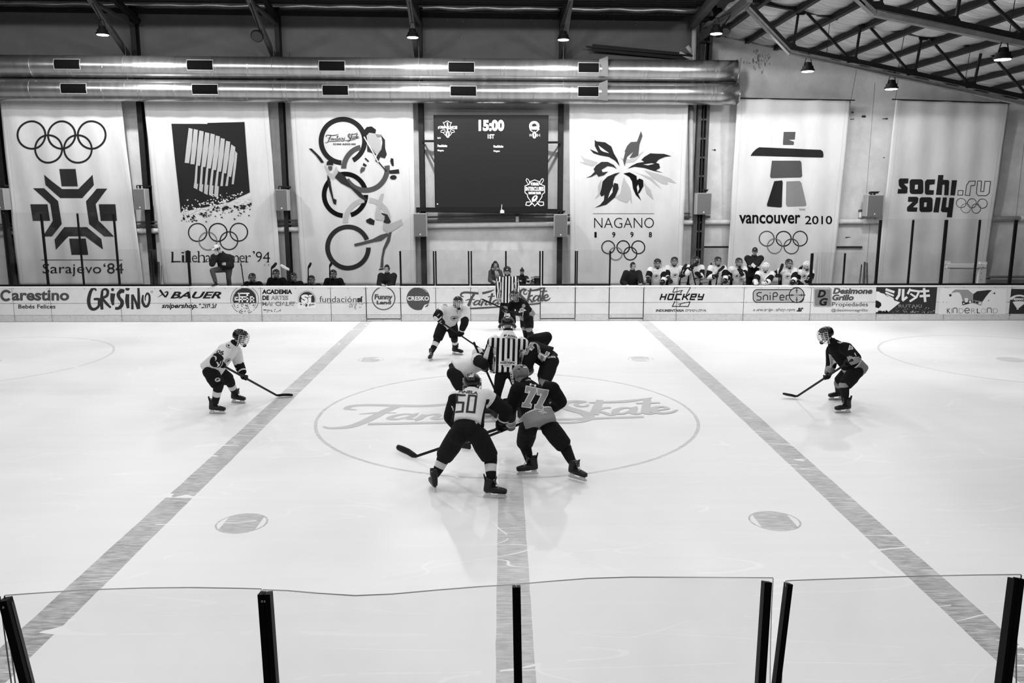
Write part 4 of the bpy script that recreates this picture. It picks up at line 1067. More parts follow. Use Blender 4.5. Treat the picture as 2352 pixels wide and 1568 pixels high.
for col, ps in ((0, [(178,432),(200,430),(270,500),(300,545),(278,550),(235,490)]), (0, [(320,566),(326,538),(350,524),(374,545),(378,568)]), (2, [(335,575),(370,575),(368,605),(350,615),(336,595)]),
                (6, [(415,612),(470,655),(520,735),(600,790),(655,850),(640,860),(590,828),(520,757),(440,715),(390,668)]), (0, [(328,645),(350,680),(360,740),(380,840),(405,850),(400,892),(380,882),(345,770),(328,690)]),
                (4, [(300,560),(330,640),(380,690),(420,620),(400,575),(375,640),(345,630),(318,580)]),
                (0, [(612,300),(650,255),(690,250),(728,278),(722,308),(670,300),(650,325),(625,332)]), (6, [(770,322),(800,360),(802,430),(815,480),(800,512),(762,500),(740,548),(720,532),(735,488),(770,440),(780,380)]),
                (4, [(660,310),(720,315),(765,360),(765,440),(740,470),(700,440),(655,390)]), (6, [(655,395),(712,462),(730,480),(715,492),(700,470),(655,455)]), (3, [(722,312),(775,318),(770,335),(735,340)]),
                (0, [(834,610),(912,600),(918,635),(838,638)]), (0, [(848,508),(868,515),(872,575),(856,572),(842,535)]), (0, [(640,505),(670,535),(662,542),(634,515)]), (0, [(625,548),(652,568),(640,582),(618,566)]), (2, [(598,610),(608,582),(640,588),(634,612),(602,636)]),
                (0, [(645,1015),(680,998),(716,1020),(710,1057),(680,1050),(650,1035)]), (6, [(765,955),(820,970),(850,1030),(830,1047),(785,1035),(800,1000)]), (4, [(785,1050),(850,1042),(935,1008),(945,1050),(890,1090),(830,1122),(785,1092)]),
                (2, [(815,1122),(835,1135),(770,1185),(700,1197),(620,1217),(552,1232),(548,1210),(620,1193),(700,1170),(760,1138)]), (2, [(830,1120),(856,1110),(840,1190),(800,1260),(786,1330),(786,1405),(760,1405),(768,1330),(782,1250),(812,1180)]), (1, [(750,1415),(790,1410),(788,1420),(752,1424)]),
                (4, [(768,800),(792,800),(772,880),(760,960),(800,985),(780,1020),(720,1010),(722,960),(742,860)])): A.poly(f(*ps), col, 3)
A.stroke(f((628,335),(700,460),(745,545)), 2.6, 5, 4, False); A.stroke(f((745,540),(812,618)), 2.6, 0, 4, False)
A.disc(*g3(868,667), 7.6, 0, 3, ry=5.2); B.art(A, 'figures')

B = Banner(((1307.5, 218), (1581.5, 218), (1310, 655), (1565, 655)), 'white banner reading Nagano with a flower of dark petals, right of the scoreboard')
A = Art(); f = lambda *ps: [(1300 + u / 3.5625, 220 + v / 3.5625) for u, v in ps]
for col, ps in ((4, [(120,485),(150,510),(200,525),(260,545),(220,577),(160,562),(108,538),(150,545)]), (4, [(520,612),(600,640),(690,690),(778,760),(700,668)]), (4, [(640,608),(760,640),(860,680),(905,717),(830,700),(832,725),(790,722),(720,680)]),
                (4, [(475,663),(490,700),(520,745),(530,780),(540,888),(520,842),(500,875),(440,857),(398,830),(445,800),(455,740)]), (4, [(635,710),(690,770),(718,852),(660,800)]), (4, [(290,680),(262,740),(265,800),(232,848),(280,810)]), (4, [(450,510),(520,520),(640,450),(600,495),(560,540),(490,548)])): A.poly(f(*ps), col, 0)
for col, ps in ((0, [(235,360),(250,372),(320,380),(370,415),(390,470),(420,520),(440,575),(400,530),(350,500),(270,485),(225,470),(192,435),(265,465),(235,410)]),
                (2, [(613,288),(625,330),(600,400),(595,450),(590,490),(560,505),(520,508),(553,455),(500,500),(480,575),(468,530),(485,460),(480,455),(500,410),(530,378),(580,375)]),
                (0, [(862,494),(800,475),(720,472),(690,470),(640,500),(615,525),(640,540),(580,550),(540,570),(505,595),(560,580),(640,590),(720,615),(795,630),(735,610),(768,590),(760,555),(735,548),(760,520),(810,500)]),
                (6, [(415,597),(390,565),(340,540),(290,540),(245,570),(225,600),(235,620),(200,655),(158,673),(210,662),(250,640),(265,662),(310,650),(345,620),(300,625),(290,605),(340,575),(380,580)]),
                (0, [(442,625),(400,635),(340,660),(300,700),(290,760),(278,800),(290,825),(315,810),(310,855),(280,890),(233,917),(330,890),(400,830),(430,760),(425,720),(395,712),(385,740),(385,700),(400,660)]),
                (1, [(470,635),(520,625),(550,640),(575,655),(580,690),(600,675),(630,690),(632,740),(600,795),(588,800),(615,857),(570,810),(548,760),(540,700),(520,665)])): A.poly(f(*ps), col, 1)
for ps in ([(265,405),(352,470),(300,455),(280,440)], [(630,562),(700,552),(722,556),(670,568)], [(383,740),(380,790),(343,838),(360,785)], [(590,725),(598,760),(585,792),(578,745)]): A.poly(f(*ps), 5, 2)
B.art(A, 'flower')
A = Art(); a, c = f((220,962), (722,965)); A.rect(*a, *c, 1); A.text('NAGANO', *f((230,997))[0], *f((720,1080))[0], 1, bold=-.015)
for ch, x in (('1', 232), ('9', 377), ('9', 527), ('8', 677)): A.text(ch, *f((x,1113))[0], *f((x + (26 if ch != '1' else 18),1158))[0], 1, bold=.02)
rings5(A, f((345,1238),(468,1237),(591,1238),(407,1290),(526,1290)), 14.6, 2.5, [6,1,0,3,6]); B.art(A, 'lettering')

B = Banner(((1693.5, 226), (1954.5, 231), (1669, 655), (1912, 655)), 'white banner reading vancouver with a stone figure of grey blocks')
A = Art()
for col, ps in ((2, [(1800,302.7),(1826.5,303),(1824.7,320.7),(1810.7,321),(1823,325.7),(1822,333),(1798.5,332.9),(1798,329)]), (0, [(1724,357.7),(1729,350),(1737,342),(1744,338),(1885,344),(1890,348),(1891.5,355),(1890.7,361.5),(1886,362)]),
                (2, [(1772.5,369),(1838,369),(1841,373),(1843,404),(1840,407.5),(1770,409),(1768,405)]), (0, [(1778,416),(1796,414),(1798,418),(1796,475),(1793,476.5),(1762,474),(1761,469)]), (3, [(1806,416.5),(1837,415.5),(1841,420),(1852,470),(1850,473),(1808,474.5),(1805,470)])): A.poly(ps, col)
A.text('TM/MC', 1834.5, 479, 1850, 483.5, 2); B.art(A, 'emblem')
A = Art(); A.text('vancouver', 1697, 493, 1838, 513.5, 1, bold=.02); A.text('2010', 1849, 495.5, 1911.5, 515, 1, bold=.01)
rings5(A, [(1760.7,547.7), (1799.5,548), (1837.5,547.7), (1778.7,565), (1817.5,565.6)], 16.9, 2.4, [2,1,0,3,2]); B.art(A, 'lettering')

B = Banner(((2057, 229), (2319, 238), (2012, 655), (2258, 655)), 'white banner reading sochi.ru behind the tall right glass')
A = Art(); f = lambda *ps: [(1952 + u / 4.355, 400 + v / 4.355) for u, v in ps]
def ol(ps): A.stroke(f(*ps), 1.5, 6, 0, False, True)
for ps in ([(500,42),(588,42),(584,92),(542,96),(580,132),(575,188),(560,193),(475,193),(481,148),(520,148),(488,112),(485,60)], [(750,75),(770,52),(850,52),(845,100),(797,106),(793,158),(838,160),(834,206),(765,205),(747,190)],
           [(880,8),(931,8),(925,55),(980,58),(991,72),(984,210),(938,210),(942,106),(920,106),(912,208),(857,206)], [(1018,60),(1072,60),(1052,212),(1004,210)],
           [(585,225),(665,225),(681,238),(675,282),(627,330),(670,332),(664,375),(580,374),(569,362),(572,330),(625,276),(580,276)], [(857,232),(905,232),(885,382),(833,380)],
           [(925,232),(968,232),(958,330),(984,330),(996,235),(1047,235),(1022,431),(969,430),(974,380),(920,378),(906,365)]): A.poly(f(*ps), 0)
for (x0, y0, x1, y1), (h0, k0, h1, k1) in (((598,50,732,198), (650,105,678,150)), ((690,230,826,378), (741,282,767,326))):
    o = rrect(x0, y0, x1, y1, 26, 5); A.poly(f(*o), 0); A.poly(f((h0,k0),(h1,k0),(h1-4,k1),(h0-4,k1)), 5, 1)
ol([(1084,162),(1131,163),(1126,210),(1079,208)]); ol([(1150,210),(1165,110),(1190,70),(1255,68),(1248,112),(1208,114),(1194,213)]); ol([(1278,68),(1318,68),(1308,172),(1336,174),(1350,70),(1402,72),(1386,190),(1360,215),(1283,214),(1265,192)])
rings5(A, f((1112,288),(1218,290),(1323,293),(1155,340),(1260,343)), 10.6, 1.3, [6,1,0,3,6]); B.art(A, 'lettering')

# ------------------------------------------------------------------ scoreboard
SY = 27.95
P = lambda u, v, Y=SY: atY(980 + u / 6.273, 250 + v / 6.273, Y)
a, c = P(97, 88), P(1745, 1487)
sb = thing('scoreboard', (a.x, SY, c.z), 'large dark video scoreboard reading 15:00 in the middle of the back wall', 'scoreboard')
m = MB(); m.box((a.x, SY, c.z), (c.x, SY + .16, a.z)); m.build('cabinet', G(.008, .5), sb)
m = MB(); q0, q1 = P(110, 100, SY - .004), P(1732, 1415, SY - .004); m.box((q0.x, SY - .004, q1.z), (q1.x, SY + .01, q0.z)); m.build('screen', G(.010, .35, noise=.2, scale=60, emit=.010), sb)
W_ = [G(.8, .5, emit=1.3), G(.5, .5, emit=.4), G(.010, .35)]
def disp(A, nm): return A.lay_on(nm, lambda x, y, l: P(x, y, SY - .006 - .002 * l), W_, sb)
A = Art(); A.text('15:00', 748, 157, 1117, 320, 0, bold=.05); disp(A, 'clock_digits')
A = Art(); A.text('1ST', 880, 365, 975, 428, 0, bold=.03); disp(A, 'period_text')
for x0, x1, y0 in ((275, 333, 315), (1524, 1581, 325)):
    A = Art(); A.text('0', x0, y0, x1, y0 + 101, 0, 2, bold=.04); disp(A, 'score_digit')
A = Art(); A.text('¡CEMA', 163, 246, 290, 290, 0, bold=.05); A.text('LINCE!', 312, 246, 440, 290, 0, bold=.05); disp(A, 'team_name')
A = Art(); A.text('WINTER', 1476, 252, 1626, 300, 0, bold=.05); A.text('W', 1476, 360, 1520, 400, 1); A.text('IH', 1585, 360, 1632, 400, 1); disp(A, 'team_name')
A = Art(); A.text('Gol: 0', 155, 406, 200, 430, 0); A.rect(150, 1362, 163, 1378, 0); disp(A, 'small_text')
for x, y in ((157, 0), (965, 9)):
    A = Art(); A.text('Penalidades', x, 513 + y, x + 138, 549 + y, 0, bold=.02); A.text('Ninguna', x, 584 + y, x + 88, 618 + y, 0); disp(A, 'penalty_text')
A = Art()
A.stroke([(235,190),(262,240),(232,290)], 5, 0, 0, False); A.stroke([(360,190),(335,240),(365,290)], 5, 0, 0, False); A.stroke([(245,205),(298,175),(352,205)], 7, 0)
A.rect(290, 195, 308, 310, 0); A.stroke([(203,335),(212,308),(262,300),(268,330),(240,340)], 5, 0, 0, False, True); A.stroke([(400,335),(392,308),(345,300),(340,330),(365,340)], 5, 0, 0, False, True)
A.stroke([(240,345),(275,385)], 5, 0, 0, False); A.stroke([(365,345),(335,385)], 5, 0, 0, False); disp(A, 'team_emblem')
A = Art(); A.ring(1550, 250, 66, 16, 0, 0, a0=170, a1=370); A.ring(1550, 245, 42, 14, 1); A.stroke([(1490,300),(1525,330)], 8, 0); A.stroke([(1612,300),(1580,330)], 8, 0); disp(A, 'team_emblem')
A = Art()
S_ = lambda pts, w=8, cl=False: A.stroke(pts, w, 0, 0, False, cl)
S_([(1480,1083),(1416,1110),(1416,1205),(1450,1232),(1455,1268),(1505,1340)]); S_([(1633,1083),(1698,1110),(1698,1205),(1662,1232),(1660,1268),(1610,1340)])
S_([(1480,1083),(1482,1052),(1556,1022),(1630,1052),(1633,1083)]); S_([(1470,1095),(1432,1030),(1440,1005),(1460,1010),(1490,1060)], 6); S_([(1642,1095),(1685,1030),(1676,1005),(1656,1010),(1625,1060)], 6)
S_([(1505,1340),(1440,1340),(1428,1385),(1475,1395),(1525,1360),(1556,1400),(1590,1360),(1640,1395),(1685,1385),(1682,1340),(1610,1340)])
S_([(1490,1380),(1530,1330)], 6); S_([(1625,1380),(1585,1330)], 6)
A.text('TORNEO', 1496, 1060, 1622, 1104, 0, bold=.02); A.text('INTERCLUBES', 1430, 1122, 1686, 1180, 0, bold=.02); A.text('FANTASY SKATE', 1468, 1194, 1645, 1230, 0, bold=.03)
A.poly([(1556 + 48*math.cos(t)*.8 - 30*math.sin(t)*.6, 1290 - 48*math.cos(t)*.75 - 36*math.sin(t)*.8) for t in [k*.4 for k in range(16)]], 0); A.poly([(1536,1300),(1556,1262),(1580,1258),(1562,1300)], 2, 1)
disp(A, 'tournament_emblem')
m = MB(); m.bar(atY(956, 483, SY + .06), atY(1291, 487, SY + .06), .12, .10, (0,1,0)); m.bar(atY(956, 478, SY + .2), atY(1291, 482, SY + .2), .06, .06, (0,1,0)); m.build('support_beam', G(.008, .5), sb)
for x0, x1, y in ((970, 998, 324), (1257, 1288, 327)):
    m = MB(); m.bar(atY(x0, y, SY + .2), atY(x1, y, SY + .12), .07, .07, (0,1,0)); m.build('side_arm', G(.008, .5), sb)
for (x0, y0), (x1, y1) in (((976, 332), (998, 372)), ((1284, 334), (1258, 372))):
    m = MB(); m.bar(atY(x0, y0, SY + .3), atY(x1, y1, SY + .12), .06, .06, (0,1,0)); m.build('brace', mid_steel, sb)
sc = thing('security_camera', atY(1153, 490, SY - .1), 'small white dome camera under the scoreboard', 'camera')
m = MB(); q = atY(1153.5, 486, SY - .08); m.loft([q + V(0,0,-.05), q + V(0,0,.05)], [.075, .07], n=16); m.build('housing', G(.7, .4), sc)
m = MB(); m.ball(q + V(0,0,-.06), .06, 14); m.build('dome', G(.01, .1), sc, smooth=True)
m = MB(); m.bar(q + V(-.03,0,.04), q + V(-.01,0,.24), .02, .02); m.bar(q + V(0,0,.04), q + V(0,.14,.06), .05, .04); m.build('antenna', G(.7, .4), sc)
for px, py, lab in ((1188, 501, 'small white cylindrical wall lamp under the scoreboard right of the dome camera'), (1977, 491, 'small white cylindrical wall lamp left of the last loudspeaker')):
    q = atY(px, py, WY - .15); t = thing('wall_lamp', q, lab, 'lamp')
    m = MB(); m.loft([q + V(0,0,-.14), q + V(0,0,-.11), q + V(0,0,.06)], [.03, .06, .06], n=14); m.build('shade', G(.6, .5), t, smooth=False)
    m = MB(); m.loft([q + V(0,0,.06), q + V(0,0,.15)], [.065, .055], n=14); m.bar(q + V(0,0,.1), q + V(0,.16,.1), .06, .06); m.build('base', G(.06, .5), t)

# ------------------------------------------------------------------ loudspeakers on the columns
grille_m = G(.13, .7, noise=.15, scale=120); cab_m = G(.34, .55)
for (x0, y0, x1, y1), lab in (((-16, 432, 12, 482), 'grey loudspeaker cut by the left picture edge'), ((304.7, 433, 335, 481.5), 'grey loudspeaker between the first and second banner'), ((631, 435, 661.5, 483.5), 'grey loudspeaker between the second and third banner'),
                              ((949, 490, 980.5, 543.5), 'grey loudspeaker below the left end of the scoreboard beam'), ((1273, 492, 1303, 544.5), 'grey loudspeaker below the right end of the scoreboard beam'),
                              ((1601, 443, 1633, 492.5), 'grey loudspeaker on the lattice column'), ((1994, 447.7, 2026.5, 496.7), 'grey loudspeaker left of the last banner')):
    Yf = 27.75; a = atY(x0, y0, Yf); c = atY(x1, y1, Yf)
    t = thing('loudspeaker', (a.x, Yf, c.z), lab, 'loudspeaker', 'loudspeakers on the back wall')
    m = MB(); m.bbox((a.x, Yf, c.z), (c.x, Yf + .36, a.z), .015); m.build('cabinet', cab_m, t)
    m = MB(); m.box((a.x + .02, Yf - .006, c.z + .02), (c.x - .02, Yf + .01, a.z - .02)); m.build('grille', grille_m, t)
    m = MB(); xm = (a.x + c.x) / 2; m.box((xm - .02, Yf - .009, c.z + .06), (xm + .02, Yf, c.z + .10)); m.build('badge', G(.75, .4), t)
    m = MB(); m.box((xm - .03, Yf + .1, a.z), (xm + .03, Yf + .16, a.z + .10)); m.box((xm - .10, Yf + .1, a.z + .09), (xm + .16, Yf + .2, a.z + .12)); m.box((xm + .08, Yf + .14, a.z + .05), (xm + .14, WY, a.z + .11)); m.box((xm - .12, Yf + .12, a.z), (xm - .09, Yf + .15, a.z + .1)); m.build('bracket', dark_steel, t)

# ------------------------------------------------------------------ pipes, conduits, odds along the wall
pipe_w = G(.62, .5, noise=.12, scale=4)
pp = [atY(-60, 537, WY - .12), atY(340, 530, WY - .12), atY(660, 527, WY - .12), atY(985, 519, WY - .12), atY(1300, 514, WY - .12), atY(1630, 510, WY - .12), atY(1990, 508.5, WY - .12), atY(2420, 500, WY - .12)]
m = MB(); m.tube(pp, .085, 14); o = struct(m.build('trim_12', pipe_w, smooth=True))
for x in (325, 352, 650, 1600, 1690, 1930, 1985, 2003, 2345):
    k = max(i for i in range(len(pp) - 1) if atY(x, 515, WY - .12).x >= pp[i].x); X = atY(x, 515, WY - .12).x; q = pp[k].lerp(pp[k+1], (X - pp[k].x) / (pp[k+1].x - pp[k].x))
    m = MB(); m.loft([q + V(-.05,0,0), q + V(.05,0,0)], [.1, .1], n=14, lat=(0,1,0)); m.build('collar', pipe_w, o)
for dy, r in ((-12, .045), (-20, .03)):
    m = MB(); m.tube([q + V(0, -.02, -dy * .0152) for q in pp[:6]], r, 8); struct(m.build('trim_13', G(.09, .6)))
m = MB(); m.tube([atY(1587, 245, WY - .1), atY(1588, 505, WY - .1)], .085, 14); m.tube([atY(1595.5, 36, WY - .1), atY(1592, 200, WY - .1)], .085, 14); m.tube([atY(1578, 106, WY - .1), atY(1590, 122, WY - .1)], .07, 10); m.tube([atY(1560, 122, WY - .1), atY(1590, 136, WY - .1)], .07, 10)
struct(m.build('trim_14', pipe_w, smooth=True))
m = MB(); m.bar(atY(1346, 107, WY - .3), atY(1590, 128, WY - .2), .05, .05, (0,1,0)); m.bar(atY(1360, 109, WY - .26), atY(1588, 131, WY - .12), .22, .02, (0,1,0)); struct(m.build('trim_15', dark_steel))
m = MB(); m.bar(atY(1918, 567, WY - .06), atY(1980, 567, WY - .06), .05, .06, (0,1,0)); m.bar(atY(1355, 0, WY-.1), atY(1356, 2, WY-.1), .01, .01); struct(m.build('trim_16', G(.02, .5)))
a, c = atY(1610, 566, WY - .03), atY(1674, 656, WY - .03)
d_ = thing('door_1', (a.x, WY - .03, .2), None, None); struct(d_)
m = MB(); m.bbox((a.x, WY - .05, .2), (c.x, WY + .02, a.z - .03), .01); m.build('door_leaf', G(.36, .7, noise=.1), d_)
m = MB(); m.box((a.x - .03, WY - .07, a.z - .03), (c.x + .03, WY, a.z + .01)); m.build('door_head', black, d_)
m = MB(); q = atY(1633, 604, WY - .08); m.tube([q, q + V(.04, 0, -.1)], .02, 8); m.build('handle', black, d_)

# things standing in the walkway
ms = thing('metal_stand', atY(2172, 655, 27.0), 'white metal frame with bolt holes behind the tall right glass', 'metal frame')
for x0, y0, x1, y1 in ((2169, 600, 2177, 672), (2251, 601.5, 2261, 672)):
    a, c = atY(x0, y0, 27.0), atY(x1, y1, 27.0); m = MB(); m.bbox((a.x, 27.0, .2), (c.x, 27.1, a.z), .008); m.build('post', G(.72, .4), ms)
a, c = atY(2176, 605.5, 26.98), atY(2266, 614.7, 26.98); m = MB(); m.bbox((a.x, 26.97, c.z), (c.x, 27.02, a.z), .008); m.build('crossbar', G(.72, .4), ms)
m = MB(); a, c = atY(2178, 616, 27.05), atY(2250, 617, 27.05); m.bar(a, c, .02, .04, (0,1,0)); m.build('rail', G(.1, .5), ms)
m = MB()
for x, y in ((2171, 608), (2175, 607), (2171, 617), (2255, 608), (2255, 619), (2258, 613), (2254, 627), (2253, 642)):
    q = atY(x, y, 26.965); m.ball(q, (.014, .006, .014), 8)
m.build('bolt', black, ms)
for nm, x0, y0, x1, Y, col, lab in (('bench', 2267, 635, 2420, 27.6, .12, 'low dark bench behind the far right end of the glass'), ('bench', 2014, 648, 2160, 27.9, .45, 'pale bench edge behind the first panes of the tall right glass'),
                                    ('bench', 1474, 646, 1862, 27.6, .22, 'long bench behind the standing white players'), ('bench', 560, 652, 790, 27.1, .10, 'long bench under the seated dark players')):
    a, c = atY(x0, y0, Y), atY(x1, y0, Y); t = thing(nm, (a.x, Y, .2), lab, 'bench')
    m = MB(); m.bbox((a.x, Y, a.z - .06), (c.x, Y + .35, a.z), .01); m.build('seat', G(col, .6), t)
    n = max(2, int((c.x - a.x) / 1.5) + 1)
    for k in range(n):
        x = a.x + .1 + (c.x - a.x - .2) * k / (n - 1); m = MB(); m.box((x - .04, Y + .03, .2), (x + .04, Y + .3, a.z - .06)); m.build('leg', G(col * .5, .6), t)
    if col == .12: m = MB(); m.bbox((a.x, Y + .02, .35), (c.x, Y + .06, a.z - .1), .01); m.build('front_board', G(.16, .7), t)
for (x0, y0), (x1, y1), w, col, lab in (((1979, 607), (1973, 668), .045, .03, 'thin dark pole leaning left of two thicker ones'), ((1986.5, 601), (1983, 668), .07, .03, 'tallest thick dark pole leaning on the right wall'), ((1991.5, 603), (1992, 668), .06, .05, 'thick dark pole rightmost of the three on the right wall'),
                                   ((1882, 579), (1876, 668), .02, .55, 'thin pale pole left in a pair behind the right glass'), ((1884, 580), (1884, 668), .02, .55, 'thin pale pole right in a pair behind the right glass'),
                                   ((364, 601), (366, 668), .08, .03, 'thick dark pole leaning behind the left glass'), ((371, 609), (369, 668), .03, .08, 'thin dark pole beside the thick one behind the left glass')):
    a = atY(x0, y0, WY - .42); c = atY(x1, y1, WY - .7); c = a + (c - a) * ((a.z - .2) / (a.z - c.z))
    t = thing('pole', c, lab, 'pole'); m = MB(); m.loft([c, c.lerp(a, .5), a - V(0,0,.02), a], [w/2, w/2, w/2, w/2.6], n=8); m.build('shaft', G(col, .5), t)
    m = MB(); m.loft([c, c.lerp(a, .03)], [w/2 + .004, w/2 + .004], n=8); m.build('tip', black, t)
tb = thing('table', atY(1200, 652, 26.6) , 'timekeeper table behind the far boards', 'table')
a, c = atY(1120, 652, 26.3), atY(1262, 652, 26.3)
m = MB(); m.bbox((a.x, 26.0, .93), (c.x, 26.42, .97), .01); m.build('top', G(.3, .5), tb)
for x in (a.x + .08, c.x - .08):
    for y in (26.05, 26.37): m = MB(); m.box((x - .02, y - .02, .2), (x + .02, y + .02, .93)); m.build('leg', dark_steel, tb)
t = thing('case', atY(1235, 652, 26.4), 'black equipment case on the timekeeper table', 'case'); a, c = atY(1227, 636, 26.1), atY(1240.5, 653, 26.1)
m = MB(); m.bbox((a.x, 26.1, .97), (c.x, 26.35, a.z), .02); m.build('body', G(.01, .6), t); m = MB(); m.box((a.x - .1, 26.08, a.z - .03), (c.x + .01, 26.36, a.z)); m.build('lid', G(.3, .5), t)
t = thing('clipboard', atY(1217, 642, 26.2), 'dark clipboard held by the child in the knitted cap', 'clipboard'); q = atY(1217, 643, 26.15)
m = MB(); m.bar(q + V(-.1, -.08, -.02), q + V(.1, .08, .03), .2, .012); m.build('board', G(.02, .5), t); m = MB(); m.bar(q + V(-.06, -.06, 0.0), q + V(.08, .06, .036), .16, .004); m.build('sheet', G(.5, .6), t)
t = thing('paper', atY(1222, 650, 26.25), 'white sheet of paper standing against the black case', 'paper'); q = atY(1222, 649, 26.22)
m = MB(); m.bar(q + V(-.06,0,-.08), q + V(.05, .03, .06), .12, .006, (0,1,0)); m.build('sheet', G(.6, .6), t)

# ------------------------------------------------------------------ people
def remesh(mb, voxel, smooth=2):
    """several overlapping lofts -> one continuous skin"""
    me = mb.mesh('tmp'); o = bpy.data.objects.new('tmp', me); COL.objects.link(o)
    md = o.modifiers.new('r', 'REMESH'); md.mode = 'VOXEL'; md.voxel_size = voxel; md.use_smooth_shade = True
    if smooth:
        s_ = o.modifiers.new('s', 'SMOOTH'); s_.factor = .5; s_.iterations = smooth
    dg = bpy.context.evaluated_depsgraph_get()
    out = bpy.data.meshes.new_from_object(o.evaluated_get(dg))
    bpy.data.objects.remove(o); bpy.data.meshes.remove(me)
    return out
def coords(me):
    c = np.empty(len(me.vertices) * 3); me.vertices.foreach_get('co', c); return c.reshape(-1, 3)
def put_attr(me, name, val):
    a = me.attributes.new(name, 'FLOAT', 'POINT'); a.data.foreach_set('value', np.asarray(val, dtype=np.float32))
def seg_param(c, a, b):
    a = np.array(a); b = np.array(b); d = b - a; L2 = d @ d
    t = np.clip((c - a) @ d / L2, -.35, 1.35); return t, np.linalg.norm(c - (a + t[:, None] * d), axis=1)

skin_m = G(.34, .55, noise=.05); skin_d = G(.24, .55); eye_m = G(.02, .3); lip_m = G(.16, .5); hair_m = G(.010, .7, bump=.6, bscale=60); under_m = G(.008, .9)
BODY_M = [under_m, skin_m, eye_m, lip_m, hair_m]
jersey_white = field_mat('white_jersey', .66, .010, .66)
jersey_dark = field_mat('dark_jersey', .007, .24, .62, bump=.25)
jersey_ref = field_mat('striped_shirt', .68, .007, .72, wave=1.0)
cloth_black = field_mat('black_cloth', .016, .016, bump=.4)
pants_m = G(.009, .8, noise=.3, scale=30, bump=.35, bscale=9, spec=.12)
pants_ref = G(.007, .85, bump=.3, bscale=9, spec=.1)
sock_dk = G(.008, .9, bump=.25, bscale=14); sock_md = G(.05, .9, bump=.25, bscale=14); sock_lt = G(.60, .85); sock_gr = G(.26, .85); sock_wh = G(.6, .8)
boot_m = G(.010, .4, noise=.4, scale=18, spec=.3); holder_m = G(.62, .4, noise=.25, scale=25); steel_m = G(.55, .25, .9); lace_m = G(.5, .7)
helm_dk = G(.007, .25, spec=.4); helm_gr = G(.15, .35, noise=.35, scale=14); helm_wh = G(.68, .3)
glove_dk = G(.008, .6, bump=.3, bscale=30); glove_lt = G(.5, .6); glove_wh = G(.62, .6, bump=.2, bscale=30)
stick_dk = G(.007, .5); stick_lt = G(.55, .5); cage_m = G(.45, .3, .6); cage_wm = G(.7, .35); visor_m = glass_mat(.85, .15)
tape_wh = G(.75, .8)

def head_mesh(mb, c, f, u, s=1.0, bald=False):
    """head with brow, eye sockets, nose, lips, chin and ears; f looks ahead, u up"""
    f = f.normalized(); r = f.cross(u).normalized(); u = r.cross(f)
    n, k = 28, 22; vs = []; fm = []
    for i in range(k + 1):
        th = math.pi * i / k; z = math.cos(th); rr = math.sin(th)
        for j in range(n):
            ph = 2 * math.pi * j / n; x = rr * math.sin(ph); y = rr * math.cos(ph)
            X, Y, Z = x * .076, y * .094, z * .118
            if z < -.1 and y > -.3: X *= 1 - .30 * (-z - .1); 
            if z < -.45: Y += .012 * (y > 0) * (-z)
            if y > 0:
                fx = x / max(.2, y)
                Y += .026 * math.exp(-(x / .13) ** 2) * math.exp(-((z + .12) / .16) ** 2)       # nose
                Y += .006 * math.exp(-((z - .22) / .10) ** 2) * (abs(x) < .6)                    # brow
                for sx in (-1, 1): Y -= .014 * math.exp(-((x - sx * .36) / .16) ** 2) * math.exp(-((z - .05) / .11) ** 2)
                Y += .008 * math.exp(-(x / .28) ** 2) * math.exp(-((z + .46) / .10) ** 2)        # lips
                Y += .010 * math.exp(-(x / .3) ** 2) * math.exp(-((z + .78) / .14) ** 2)         # chin
            vs.append(c + (r * X + f * Y + u * Z) * s)
    fs = []; 
    for i in range(k):
        for j in range(n):
            fs.append((i*n+j, (i+1)*n+j, (i+1)*n+(j+1) % n, i*n+(j+1) % n))
            th = math.pi * (i + .5) / k; ph = 2 * math.pi * (j + .5) / n; z = math.cos(th); x = math.sin(th) * math.sin(ph); y = math.sin(th) * math.cos(ph)
            mi = 1
            if y > .5 and abs(abs(x) - .36) < .15 and abs(z - .05) < .08: mi = 2
            elif y > .5 and abs(abs(x) - .36) < .2 and abs(z - .22) < .06: mi = 4
            elif y > .5 and abs(x) < .3 and abs(z + .46) < .07: mi = 3
            fm.append(mi)
    o = len(mb.v); mb.v += [tuple(q) for q in vs]; mb.f += [tuple(q + o for q in g) for g in fs]; mb.m += fm
    for sx in (-1, 1): mb.ball(c + (r * (sx * .076) - f * .005 - u * .005) * s, (.012 * s, .022 * s, .032 * s), 8, 1, (r, f, u))

